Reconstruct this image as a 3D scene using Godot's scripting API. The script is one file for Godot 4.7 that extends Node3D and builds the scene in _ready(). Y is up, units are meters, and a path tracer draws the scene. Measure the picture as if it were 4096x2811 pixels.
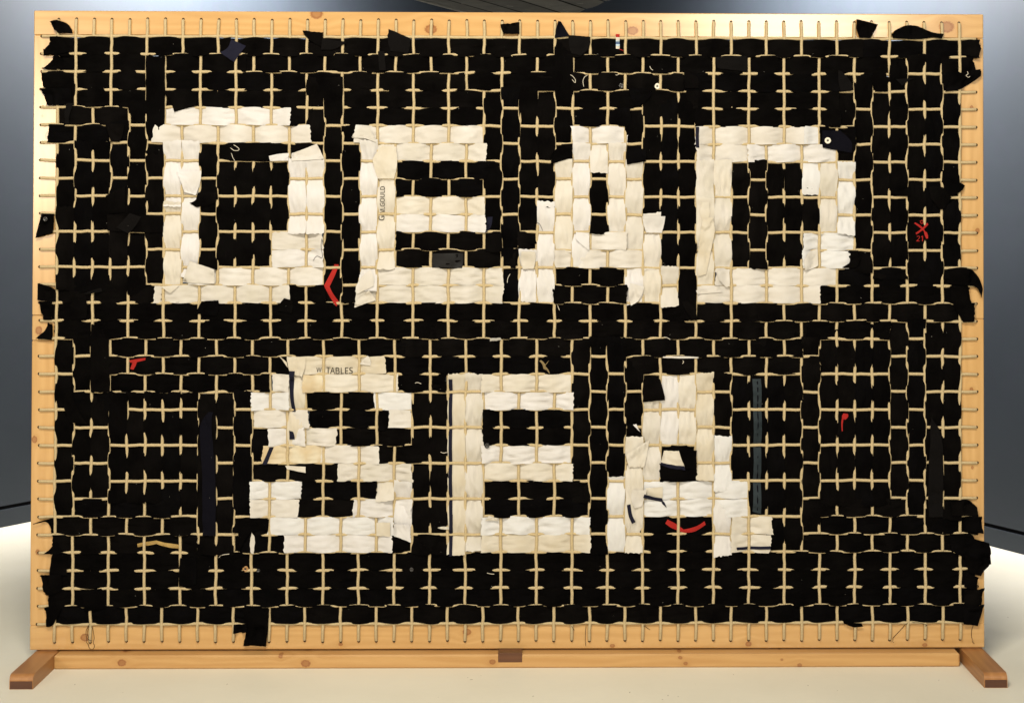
extends Node3D
# A panel of dark and white cloth strips woven through a net of cord in a pine frame, on a museum floor before two slate walls.

const CELL := 0.05            # spacing of the cords
const COLS := 51
const ROWS := 33
const CORD := 0.0043          # radius of a cord
const MID := 0.0060           # the cloth weaves to and fro about this distance before the frame's face
const SWING := 0.0066

var rng := RandomNumberGenerator.new()
var fold := FastNoiseLite.new()
var slow := FastNoiseLite.new()
var rug: Node3D
var home: Node3D
var strips: Array[Dictionary] = []
var by_cell := {}
var laid := {}                # how far forward the loose ends reach, on a fine grid
var used := {}

var black: Array[StandardMaterial3D] = []
var charcoal: StandardMaterial3D
var ink: StandardMaterial3D
var navy: StandardMaterial3D
var cream: Array[StandardMaterial3D] = []
var ivory: StandardMaterial3D
var white: StandardMaterial3D
var grey: StandardMaterial3D
var denim: StandardMaterial3D
var denimblue: StandardMaterial3D
var sky: StandardMaterial3D
var satin: StandardMaterial3D
var stain: StandardMaterial3D
var red: StandardMaterial3D
var gold: StandardMaterial3D
var dullgold: StandardMaterial3D
var bone: StandardMaterial3D
var jet: StandardMaterial3D
var brass: StandardMaterial3D
var inked: StandardMaterial3D


func _ready() -> void:
	rng.seed = 41
	fold.seed = 7
	fold.noise_type = FastNoiseLite.TYPE_SIMPLEX_SMOOTH
	fold.frequency = 1.0
	fold.fractal_octaves = 2
	slow.seed = 19
	slow.noise_type = FastNoiseLite.TYPE_SIMPLEX_SMOOTH
	slow.frequency = 1.0
	slow.fractal_octaves = 1

	# camera: a shifted lens, level with the upper half of the panel
	var cam := Camera3D.new()
	cam.name = "camera"
	cam.transform = Transform3D(Basis(Vector3(0.999877, 0.001954, 0.015533), Vector3(-0.002166, 0.999905, 0.013585), Vector3(-0.015505, -0.013617, 0.999787)), Vector3(0.07963, 1.28964, 4.21661))
	cam.projection = Camera3D.PROJECTION_FRUSTUM
	cam.near = 0.1
	cam.far = 60.0
	cam.size = 0.047133
	cam.frustum_offset = Vector2(-0.003347, -0.011126)
	add_child(cam)
	cam.current = true

	# air and light: gallery lamps above and behind the viewer, two more washing the walls from above
	var env := Environment.new()
	env.background_mode = Environment.BG_COLOR
	env.background_color = Color(0.44, 0.44, 0.44)
	env.tonemap_mode = Environment.TONE_MAPPER_LINEAR
	env.tonemap_exposure = 1.0
	env.sdfgi_enabled = true
	env.ssao_enabled = true
	env.ssil_enabled = true
	var we := WorldEnvironment.new()
	we.name = "air"
	we.environment = env
	add_child(we)
	area("lamp_overhead", Vector3(-0.5, 3.9, 3.3), Vector3(0, 0.5, 0.1), Vector2(1.5, 0.6), 19.6, Color(1.0, 0.97, 0.90))
	area("lamp_beside", Vector3(1.85, 2.65, 6.6), Vector3(0.7, 1.4, 0), Vector2(1.2, 0.4), 15.0, Color(1.0, 0.97, 0.90))
	area("lamp_beyond", Vector3(-3.36, 1.70, 6.0), Vector3(-1.0, 1.1, 0), Vector2(0.5, 0.8), 10.0, Color(1.0, 0.95, 0.86))
	spot("lamp_wall", Vector3(-1.06, 2.9, -2.18), Vector3(-1.87, 2.35, -2.765), 74.0, 25.5, Color(1.0, 0.99, 0.98))
	spot("lamp_wall", Vector3(0.98, 2.9, -1.66), Vector3(1.845, 2.35, -2.16), 73.0, 25.5, Color(1.0, 0.99, 0.98))

	make_materials()
	build_place()
	build_frame()
	build_hull()
	build_rug()


func area(called: String, at: Vector3, to: Vector3, size: Vector2, energy: float, tint: Color) -> void:
	var l := AreaLight3D.new()
	l.name = called
	l.area_size = size
	l.light_energy = energy
	l.light_color = tint
	l.shadow_enabled = true
	l.area_range = 20.0
	add_child(l, true)
	l.look_at_from_position(at, to, Vector3.UP)


func spot(called: String, at: Vector3, to: Vector3, angle: float, energy: float, tint: Color) -> void:
	var l := SpotLight3D.new()
	l.name = called
	l.spot_angle = angle
	l.spot_angle_attenuation = 0.8
	l.spot_range = 12.0
	l.spot_attenuation = 2.0
	l.light_size = 0.12
	l.light_energy = energy
	l.light_color = tint
	l.shadow_enabled = true
	add_child(l, true)
	l.look_at_from_position(at, to, Vector3.UP)


# ---------------------------------------------------------------- materials

func lin(r: float, g: float, b: float) -> Color:
	return Color(r, g, b).linear_to_srgb()


func plain(c: Color, rough: float, spec := 0.3) -> StandardMaterial3D:
	var m := StandardMaterial3D.new()
	m.albedo_color = c
	m.roughness = rough
	m.metallic_specular = spec
	return m


func cloth(a: Color, b: Color, seed_: int, rough := 0.95, spec := 0.2) -> StandardMaterial3D:
	var n := FastNoiseLite.new()
	n.seed = seed_
	n.frequency = 0.011
	n.fractal_octaves = 4
	var g := Gradient.new()
	g.set_color(0, a)
	g.set_color(1, b)
	var t := NoiseTexture2D.new()
	t.width = 256
	t.height = 256
	t.seamless = true
	t.noise = n
	t.color_ramp = g
	var m := plain(Color.WHITE, rough, spec)
	m.albedo_texture = t
	m.uv1_triplanar = true
	m.uv1_scale = Vector3(3.1, 3.1, 3.1)
	m.uv1_offset = Vector3(seed_ * 0.37, seed_ * 0.71, 0.0)
	return m


func make_materials() -> void:
	var k := [lin(0.0026, 0.0021, 0.0019), lin(0.0022, 0.0019, 0.0021), lin(0.0034, 0.0027, 0.0024), lin(0.0020, 0.0016, 0.0015)]
	for i in 4:
		black.append(cloth(lin(0.0012, 0.0010, 0.0010), (k[i] as Color).lightened(0.012), 60 + i * 7, 0.95, 0.09))
	charcoal = plain(lin(0.0044, 0.0038, 0.0037), 0.92, 0.15)
	ink = plain(lin(0.0036, 0.0034, 0.0060), 0.92, 0.15)
	navy = plain(lin(0.011, 0.011, 0.022), 0.9, 0.2)
	grey = plain(lin(0.36, 0.34, 0.30), 0.95, 0.1)
	denim = cloth(lin(0.012, 0.017, 0.020), lin(0.033, 0.042, 0.048), 77, 0.9)
	denimblue = plain(lin(0.07, 0.11, 0.20), 0.9)
	sky = plain(lin(0.42, 0.52, 0.60), 0.9)
	satin = plain(lin(0.0065, 0.0058, 0.0057), 0.6, 0.32)
	stain = cloth(lin(0.451, 0.323, 0.172), lin(0.647, 0.602, 0.485), 52)
	cream.append(cloth(lin(0.481, 0.444, 0.375), lin(0.584, 0.548, 0.511), 3))
	cream.append(cloth(lin(0.510, 0.467, 0.409), lin(0.605, 0.578, 0.546), 5))
	cream.append(cloth(lin(0.525, 0.474, 0.392), lin(0.598, 0.563, 0.511), 9))
	cream.append(cloth(lin(0.539, 0.511, 0.477), lin(0.613, 0.593, 0.596), 15))
	ivory = cloth(lin(0.481, 0.415, 0.307), lin(0.591, 0.548, 0.477), 21)
	white = cloth(lin(0.563, 0.549, 0.534), lin(0.612, 0.605, 0.608), 27)
	red = cloth(lin(0.27, 0.014, 0.012), lin(0.38, 0.028, 0.022), 33, 0.9)
	gold = cloth(lin(0.20, 0.125, 0.040), lin(0.42, 0.28, 0.10), 35, 0.6)
	dullgold = cloth(lin(0.08, 0.055, 0.025), lin(0.26, 0.19, 0.09), 39, 0.7)
	bone = plain(lin(0.72, 0.66, 0.54), 0.35, 0.5)
	jet = plain(lin(0.02, 0.018, 0.017), 0.25, 0.5)
	brass = plain(lin(0.34, 0.17, 0.05), 0.35, 0.6)
	inked = plain(lin(0.02, 0.018, 0.016), 0.9, 0.1)


func cord_material() -> StandardMaterial3D:
	# three strands laid round each other: dark valleys run across the cord on a slant, with hairy fibres along them
	var n := FastNoiseLite.new()
	n.seed = 3
	n.frequency = 0.07
	var w := 64
	var hgt := 256
	var im := Image.create(w, hgt, false, Image.FORMAT_RGB8)
	var rel := Image.create(w, hgt, false, Image.FORMAT_RGB8)
	for j in hgt:
		for i in w:
			var s := fposmod(float(i) / w * 3.0 + float(j) / hgt * 12.0, 1.0)
			var ridge := sin(s * PI)
			var fib := n.get_noise_2d(i * 1.0 + j * 0.6, j * 0.25) * 0.5 + 0.5
			var stray := n.get_noise_2d(i * 0.5 + 300.0, j * 0.12) * 0.5 + 0.5
			var v := 0.62 + 0.38 * pow(ridge, 0.6) + 0.30 * (fib - 0.5) + 0.16 * (stray - 0.5)
			im.set_pixel(i, j, lin(0.555 * v, 0.435 * v, 0.250 * v))
			var h := clampf(0.75 * pow(ridge, 0.7) + 0.25 * fib, 0.0, 1.0)
			rel.set_pixel(i, j, Color(h, h, h))
	rel.bump_map_to_normal_map(4.0)
	var m := plain(Color.WHITE, 0.95, 0.15)
	m.albedo_texture = ImageTexture.create_from_image(im)
	m.normal_enabled = true
	m.normal_texture = ImageTexture.create_from_image(rel)
	m.normal_scale = 1.0
	return m


# pine: fine grain along x, growth bands across, and knots that bend them; knots are [x, y, radius] in metres from the board's lower left
func pine(length: float, width: float, knots: Array, seed_: int, a: Color, b: Color, dark := Color(0.42, 0.20, 0.09)) -> StandardMaterial3D:
	var n := FastNoiseLite.new()
	n.seed = seed_
	n.frequency = 1.0
	n.fractal_octaves = 3
	var w := clampi(int(length * 720.0), 64, 2048)
	var hgt := clampi(int(width * 1300.0), 32, 128)
	var im := Image.create(w, hgt, false, Image.FORMAT_RGB8)
	for j in hgt:
		for i in w:
			var x := (i + 0.5) / w * length
			var y := (1.0 - (j + 0.5) / hgt) * width
			var bend := 0.0
			var spot_ := 0.0
			var halo := 0.0
			for k in knots:
				var dx: float = (x - k[0]) / (k[2] * 1.05)
				var dy: float = (y - k[1]) / (k[2] * 0.82)
				var d := sqrt(dx * dx + dy * dy) + 0.18 * n.get_noise_2d(x * 160.0, y * 160.0)
				bend += dy * k[2] * exp(-d * d * 0.16) * 1.2
				spot_ = maxf(spot_, smoothstep(1.08, 0.72, d) * (0.34 + 0.36 * smoothstep(0.45, 0.95, d)))
				halo = maxf(halo, exp(-d * d * 0.35))
			var yy := y - bend
			var ring := sin((yy * 230.0 + n.get_noise_2d(x * 1.3, yy * 9.0) * 6.0)) * 0.5 + 0.5
			var grain := n.get_noise_2d(x * 9.0, yy * 900.0) * 0.5 + 0.5
			var broad := n.get_noise_2d(x * 2.2 + 40.0, yy * 26.0) * 0.5 + 0.5
			var t := clampf(0.30 * ring + 0.30 * grain + 0.55 * broad - 0.05 + 0.35 * halo, 0.0, 1.0)
			var c := b.lerp(a, t).lerp(dark, spot_)
			im.set_pixel(i, j, c)
	var m := plain(Color.WHITE, 0.22, 0.5)
	m.albedo_texture = ImageTexture.create_from_image(im)
	m.texture_repeat = false
	if width < 0.065:
		m.roughness = 0.42
	return m


# ---------------------------------------------------------------- helpers

func numbered(called: String) -> String:
	used[called] = int(used.get(called, -1)) + 1
	return called if used[called] == 0 else "%s_%03d" % [called, used[called]]


func obj(called: String, mesh: Mesh, mat: Material, parent: Node = null) -> MeshInstance3D:
	var o := MeshInstance3D.new()
	o.name = numbered(called)
	o.mesh = mesh
	o.material_override = mat
	if parent == null:
		parent = self
	parent.add_child(o, true)
	return o


func thing(called: String, label: String, category: String, at := Vector3.ZERO) -> Node3D:
	var o := Node3D.new()
	o.name = numbered(called)
	add_child(o)
	o.position = at
	o.set_meta("label", label)
	o.set_meta("category", category)
	return o


# a smooth sheet through rows of points (all rows of one length); joined: the last column meets the first
func sheet(rows: Array, uvs: Array = []) -> ArrayMesh:
	var nu := rows.size()
	var nv: int = rows[0].size()
	var p := PackedVector3Array()
	var nrm := PackedVector3Array()
	var uv := PackedVector2Array()
	var idx := PackedInt32Array()
	for i in nu:
		var r: PackedVector3Array = rows[i]
		var r0: PackedVector3Array = rows[maxi(i - 1, 0)]
		var r1: PackedVector3Array = rows[mini(i + 1, nu - 1)]
		for j in nv:
			p.append(r[j])
			var a := r1[j] - r0[j]
			var b := r[mini(j + 1, nv - 1)] - r[maxi(j - 1, 0)]
			if uvs.size() > 0 and r[0].distance_to(r[nv - 1]) < 1e-6 and (j == 0 or j == nv - 1):
				b = r[1] - r[nv - 2]
			var n := a.cross(b)
			nrm.append(n.normalized() if n.length() > 1e-12 else Vector3(0, 0, 1))
			uv.append(uvs[i][j] if uvs.size() > 0 else Vector2(float(i) / nu, float(j) / nv))
	for i in nu - 1:
		for j in nv - 1:
			var a := i * nv + j
			idx.append_array(PackedInt32Array([a, a + nv, a + 1, a + 1, a + nv, a + nv + 1]))
	var arr := []
	arr.resize(Mesh.ARRAY_MAX)
	# front faces run clockwise; the normals must look the way the faces do
	var n0 := (p[idx[2]] - p[idx[0]]).cross(p[idx[1]] - p[idx[0]])
	if n0.dot(nrm[idx[0]]) < 0.0:
		for i in nrm.size():
			nrm[i] = -nrm[i]
	arr[Mesh.ARRAY_VERTEX] = p
	arr[Mesh.ARRAY_NORMAL] = nrm
	arr[Mesh.ARRAY_TEX_UV] = uv
	arr[Mesh.ARRAY_INDEX] = idx
	var m := ArrayMesh.new()
	m.add_surface_from_arrays(Mesh.PRIMITIVE_TRIANGLES, arr)
	return m


# the same, with its front turned towards +z
func cloth_sheet(rows: Array) -> ArrayMesh:
	var r0: PackedVector3Array = rows[0]
	var r1: PackedVector3Array = rows[1]
	var last := r0.size() - 1
	if (r1[0] - r0[0]).cross(r0[last] - r0[0]).z > 0.0:
		for r in rows.size():
			var a: PackedVector3Array = rows[r]
			a.reverse()
			rows[r] = a
	return sheet(rows)


func tube(path: PackedVector3Array, radius: float, sides: int, pitch: float) -> ArrayMesh:
	var rows := []
	var uvs := []
	var along := 0.0
	for i in path.size():
		var t := (path[mini(i + 1, path.size() - 1)] - path[maxi(i - 1, 0)]).normalized()
		var side := t.cross(Vector3(0, 0, 1))
		side = side.normalized() if side.length() > 0.01 else t.cross(Vector3(0, 1, 0)).normalized()
		var up := side.cross(t).normalized()
		if i > 0:
			along += path[i].distance_to(path[i - 1])
		var row := PackedVector3Array()
		var ur := PackedVector2Array()
		var rr := radius
		if i == 0 or i == path.size() - 1:
			rr *= 0.35
		for s in sides + 1:
			var ang := TAU * s / sides
			row.append(path[i] + (side * cos(ang) + up * sin(ang)) * rr)
			ur.append(Vector2(float(s) / sides, along / pitch))
		rows.append(row)
		uvs.append(ur)
	return sheet(rows, uvs)


# a board with eased edges, its length along x, origin at its centre; the texture runs along x on every long side
func board(size: Vector3, ease_: float) -> ArrayMesh:
	var st := SurfaceTool.new()
	st.begin(Mesh.PRIMITIVE_TRIANGLES)
	var h := size / 2.0
	var c := minf(ease_, minf(h.x, minf(h.y, h.z)) * 0.9)
	var corner := func(sx: int, sy: int, sz: int, face: int) -> Vector3:
		var v := Vector3(sx * (h.x - c), sy * (h.y - c), sz * (h.z - c))
		v[face] = (sx if face == 0 else sy if face == 1 else sz) * h[face]
		return v
	var quads := []
	for s in [-1, 1]:
		for f in 3:
			var a := (f + 1) % 3
			var b := (f + 2) % 3
			var q := []
			for e in [[-1, -1], [1, -1], [1, 1], [-1, 1]]:
				var g := [0, 0, 0]
				g[f] = s
				g[a] = e[0]
				g[b] = e[1]
				q.append((corner as Callable).call(g[0], g[1], g[2], f))
			quads.append(q)
	for f in 3:
		var a := (f + 1) % 3
		var b := (f + 2) % 3
		for sa in [-1, 1]:
			for sb in [-1, 1]:
				var q := []
				for e in [[-1, a], [1, a], [1, b], [-1, b]]:
					var g := [0, 0, 0]
					g[f] = e[0]
					g[a] = sa
					g[b] = sb
					q.append((corner as Callable).call(g[0], g[1], g[2], e[1]))
				quads.append(q)
	for sx in [-1, 1]:
		for sy in [-1, 1]:
			for sz in [-1, 1]:
				quads.append([(corner as Callable).call(sx, sy, sz, 0), (corner as Callable).call(sx, sy, sz, 1), (corner as Callable).call(sx, sy, sz, 2)])
	for q in quads:
		var mid := Vector3.ZERO
		for v in q:
			mid += v / q.size()
		var n: Vector3 = (q[1] - q[0]).cross(q[2] - q[0]).normalized()
		if n.dot(mid) < 0.0:
			n = -n
		else:
			q.reverse()
		for t in q.size() - 2:
			for v in [q[0], q[t + 1], q[t + 2]]:
				st.set_normal(n)
				var across: float = v.y / size.y + 0.5 if absf(n.y) < 0.75 else v.z / size.z + 0.5
				st.set_uv(Vector2(v.x / size.x + 0.5, 1.0 - across))
				st.add_vertex(v)
	return st.commit()


# an outline in (z, y) drawn out along x; the texture runs along z
func drawn_out(outline: PackedVector2Array, width: float) -> ArrayMesh:
	var st := SurfaceTool.new()
	st.begin(Mesh.PRIMITIVE_TRIANGLES)
	var lo := Vector2(1e9, 1e9)
	var hi := -lo
	for p in outline:
		lo = lo.min(p)
		hi = hi.max(p)
	var tri := Geometry2D.triangulate_polygon(outline)
	for s in [-1.0, 1.0]:
		for i in range(0, tri.size(), 3):
			var ids := [tri[i], tri[i + 1], tri[i + 2]]
			var a := outline[ids[0]]
			var turn := (outline[ids[1]] - a).cross(outline[ids[2]] - a)
			if (turn > 0.0) != (s > 0.0):
				ids.reverse()
			for k in ids:
				st.set_normal(Vector3(s, 0, 0))
				st.set_uv(Vector2((outline[k].x - lo.x) / (hi.x - lo.x), 1.0 - (outline[k].y - lo.y) / (hi.y - lo.y)))
				st.add_vertex(Vector3(s * width / 2.0, outline[k].y, outline[k].x))
	var clockwise := Geometry2D.is_polygon_clockwise(outline)
	for i in outline.size():
		var a := outline[i]
		var b := outline[(i + 1) % outline.size()]
		var d := (b - a).normalized()
		var n := Vector3(0, -d.x, d.y) if not clockwise else Vector3(0, d.x, -d.y)
		var quad := [Vector3(-width / 2, a.y, a.x), Vector3(width / 2, a.y, a.x), Vector3(width / 2, b.y, b.x), Vector3(-width / 2, b.y, b.x)]
		if ((quad[1] - quad[0]) as Vector3).cross(quad[2] - quad[0]).dot(n) > 0.0:
			quad.reverse()
		for k in [0, 1, 2, 0, 2, 3]:
			var v: Vector3 = quad[k]
			st.set_normal(n)
			var end := absf(n.z) > 0.85
			st.set_uv(Vector2((v.z - lo.x) / (hi.x - lo.x) if not end else 0.5, v.x / width + 0.5))
			st.add_vertex(v)
	return st.commit()


# ---------------------------------------------------------------- the place

func build_place() -> void:
	var n := FastNoiseLite.new()
	n.seed = 12
	n.frequency = 0.006
	n.fractal_octaves = 5
	var g := Gradient.new()
	g.set_color(0, lin(0.745, 0.70, 0.575))
	g.set_color(1, lin(0.795, 0.75, 0.625))
	var t := NoiseTexture2D.new()
	t.width = 1024
	t.height = 1024
	t.seamless = true
	t.noise = n
	t.color_ramp = g
	var fm := plain(Color.WHITE, 0.5, 0.35)
	fm.albedo_texture = t
	fm.uv1_triplanar = true
	fm.uv1_scale = Vector3(0.4, 0.4, 0.4)
	var fl := BoxMesh.new()
	fl.size = Vector3(16, 0.1, 14)
	var o := obj("floor", fl, fm)
	o.position = Vector3(0, -0.05, 2.0)
	o.set_meta("kind", "structure")
	o.set_meta("label", "pale cream floor under the wooden stand")
	# small scuffs trodden into the floor
	var sm := plain(lin(0.36, 0.31, 0.25), 0.7, 0.2)
	var st := SurfaceTool.new()
	var bm := BoxMesh.new()
	bm.size = Vector3(1, 0.0006, 1)
	for i in 60:
		var at := Vector3(rng.randf_range(-1.5, 1.6), 0.0003, rng.randf_range(0.08, 0.5)) if i < 44 else Vector3((-1 if i % 2 else 1) * rng.randf_range(1.4, 1.9), 0.0003, rng.randf_range(-1.2, 0.3))
		var s := rng.randf_range(0.0006, 0.0022)
		st.append_from(bm, 0, Transform3D(Basis(Vector3.UP, rng.randf() * TAU).scaled(Vector3.ONE) * Basis.from_scale(Vector3(s * rng.randf_range(1, 4), 1, s)), at))
	var sc := obj("scuffs", st.commit(), sm, o)
	sc.position = Vector3(0, 0.05, -2.0)
	sc.set_meta("kind", "stuff")

	var wn := FastNoiseLite.new()
	wn.seed = 5
	wn.frequency = 0.01
	wn.fractal_octaves = 4
	var wg := Gradient.new()
	wg.set_color(0, lin(0.0270, 0.0335, 0.0430))
	wg.set_color(1, lin(0.0302, 0.0374, 0.0478))
	var wt := NoiseTexture2D.new()
	wt.width = 512
	wt.height = 512
	wt.seamless = true
	wt.noise = wn
	wt.color_ramp = wg
	var wm := plain(Color.WHITE, 0.62, 0.4)
	wm.albedo_texture = wt
	wm.uv1_triplanar = true
	wm.uv1_scale = Vector3(0.7, 0.7, 0.7)
	var dm := plain(lin(0.012, 0.012, 0.014), 0.9, 0.1)
	# the two walls meet far behind the panel
	var corner := Vector3(-0.05, 0, -4.60)
	wall("wall_left", Vector3(-2.0705, 0, -1.7946), Vector3(-1.9921, 0, -1.9031), corner, wm, dm, "slate blue wall seen beyond the left edge of the frame")
	wall("wall_right", Vector3(1.883, 0, -1.3072), Vector3(1.8023, 0, -1.4461), corner, wm, dm, "slate blue wall seen beyond the right edge of the frame")


func wall(called: String, a: Vector3, b: Vector3, corner: Vector3, wm: Material, dm: Material, label: String) -> void:
	var d := (b - a).normalized()
	var near := a - d * 1.6
	var far_ := a + d * (corner - a).dot(d)
	var length := near.distance_to(far_)
	var mid := (near + far_) / 2.0
	var inward := d.cross(Vector3.UP)
	if inward.dot(Vector3(0, 1, 3) - mid) < 0.0:
		inward = -inward
	var basis := Basis(d, Vector3.UP, d.cross(Vector3.UP))
	var parts := [[0.084, 4.3, 0.0, called], [0.0, 0.069, 0.004, "skirting_board"], [0.069, 0.084, -0.012, "shadow_gap"]]
	var top: MeshInstance3D
	for p in parts:
		var bm := BoxMesh.new()
		bm.size = Vector3(length, p[1] - p[0], 0.1)
		var o := obj(p[3], bm, dm if p[3] == "shadow_gap" else wm, null if top == null else top)
		var t := Transform3D(basis, mid + Vector3(0, (p[0] + p[1]) / 2.0, 0) - inward * (0.05 - p[2]))
		if top == null:
			top = o
			o.transform = t
			o.set_meta("kind", "structure")
			o.set_meta("label", label)
		else:
			o.transform = top.transform.affine_inverse() * t


# ---------------------------------------------------------------- the frame and its stand

func build_frame() -> void:
	var f := thing("display_frame", "pine frame on a low stand with darker feet, holding the woven panel", "frame")
	var a := lin(0.475, 0.266, 0.093)
	var b := lin(0.615, 0.382, 0.160)
	var thick := 0.045
	var z := -thick / 2.0
	var rail_h := 0.0685
	# board: called, size (length first), place of its centre, upright, knots, seed
	var boards := [
		["top_rail", Vector3(2.690, rail_h, thick), Vector3(0, 1.837 - rail_h / 2.0, z), false, [[0.795, 0.062, 0.018], [1.118, 0.020, 0.017], [1.69, 0.018, 0.016], [2.585, 0.032, 0.021]], 11],
		["bottom_rail", Vector3(2.690, rail_h, thick), Vector3(0, 0.0425 + rail_h / 2.0, z), false, [[0.155, 0.035, 0.014], [0.87, 0.014, 0.006], [1.225, 0.048, 0.012], [1.635, 0.008, 0.007], [2.02, 0.012, 0.009], [2.52, 0.008, 0.007]], 12],
		["stile", Vector3(0.7885, 0.0655, thick), Vector3(-1.3122, 1.3738, z), true, [[0.505, 0.022, 0.014], [0.56, 0.040, 0.004], [0.24, 0.038, 0.005], [0.018, 0.030, 0.005]], 13],
		["stile", Vector3(0.0695, 0.0655, thick), Vector3(-1.3122, 0.9437, z), true, [[0.028, 0.046, 0.012]], 14],
		["stile", Vector3(0.797, 0.0655, thick), Vector3(-1.3122, 0.5096, z), true, [[0.52, 0.056, 0.010], [0.205, 0.045, 0.008]], 15],
		["stile", Vector3(0.7965, 0.0655, thick), Vector3(1.3122, 1.3697, z), true, [[0.25, 0.018, 0.008], [0.60, 0.034, 0.006]], 16],
		["stile", Vector3(0.8603, 0.0655, thick), Vector3(1.3122, 0.5407, z), true, [[0.66, 0.036, 0.007], [0.44, 0.034, 0.005], [0.15, 0.020, 0.005]], 17],
	]
	var hues := [0.0, 0.0, 0.04, -0.03, 0.0, 0.02, 0.0]
	for i in boards.size():
		var q: Array = boards[i]
		var s: Vector3 = q[1]
		var m := pine(s.x, s.y, q[4], q[5], a.lightened(hues[i]) if hues[i] >= 0 else a.darkened(-hues[i]), b.lightened(hues[i]) if hues[i] >= 0 else b.darkened(-hues[i]))
		var o := obj(q[0], board(s, 0.0022), m, f)
		o.position = q[2]
		if q[3]:
			o.rotation.z = PI / 2.0
	# the low stand
	var beam := obj("stand_beam", board(Vector3(2.531, 0.0375, 0.13), 0.004), pine(2.531, 0.0375, [[0.19, 0.018, 0.012], [0.70, 0.015, 0.013], [1.22, 0.018, 0.009], [1.76, 0.012, 0.006], [1.745, 0.028, 0.006], [2.03, 0.022, 0.004], [2.08, 0.006, 0.007], [0.63, 0.034, 0.006]], 21, lin(0.445, 0.236, 0.078), lin(0.58, 0.348, 0.138)), f)
	beam.position = Vector3(-0.0012, 0.01885, 0.0385 - 0.065)
	var dark_a := lin(0.285, 0.120, 0.036)
	var dark_b := lin(0.43, 0.205, 0.068)
	for s in [-1, 1]:
		var front := 0.2085 if s < 0 else 0.2205
		var back := -0.26
		var hgt := 0.0385
		var outline := PackedVector2Array([Vector2(back, 0), Vector2(front, 0), Vector2(front, hgt - 0.016)])
		for k in range(1, 8):
			var ang := PI / 2.0 * k / 8.0
			outline.append(Vector2(front - 0.016 + 0.016 * cos(ang), hgt - 0.016 + 0.016 * sin(ang)))
		outline.append(Vector2(front - 0.016, hgt))
		outline.append(Vector2(back, hgt))
		var foot := obj("foot", drawn_out(outline, 0.0625), pine(front - back, 0.0625, [], 31 + s, dark_a, dark_b), f)
		foot.position = Vector3(-1.2966 if s < 0 else 1.3092, 0.0002, 0)
		# dark end grain
		var em := pine(0.0625, 0.02, [], 44 + s, lin(0.060, 0.020, 0.009), lin(0.105, 0.038, 0.016))
		var eg := obj("end_grain", board(Vector3(0.0590, 0.0205, 0.001), 0.0004), em, foot)
		eg.position = Vector3(0, 0.0113, front + 0.0003)
		var tn := obj("tenon", board(Vector3(0.05, 0.008, 0.03), 0.001), pine(0.05, 0.02, [], 50, dark_a, dark_b), f)
		tn.position = Vector3(-1.2966 if s < 0 else 1.3092, 0.0402, z)
	var block := obj("cross_block", board(Vector3(0.0672, 0.0262, 0.11), 0.0006), pine(0.0672, 0.026, [], 61, lin(0.075, 0.026, 0.010), lin(0.17, 0.068, 0.026)), f)
	block.position = Vector3(0.0026, 0.0297, 0.0392 - 0.055)


# ---------------------------------------------------------------- what hangs behind

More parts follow.
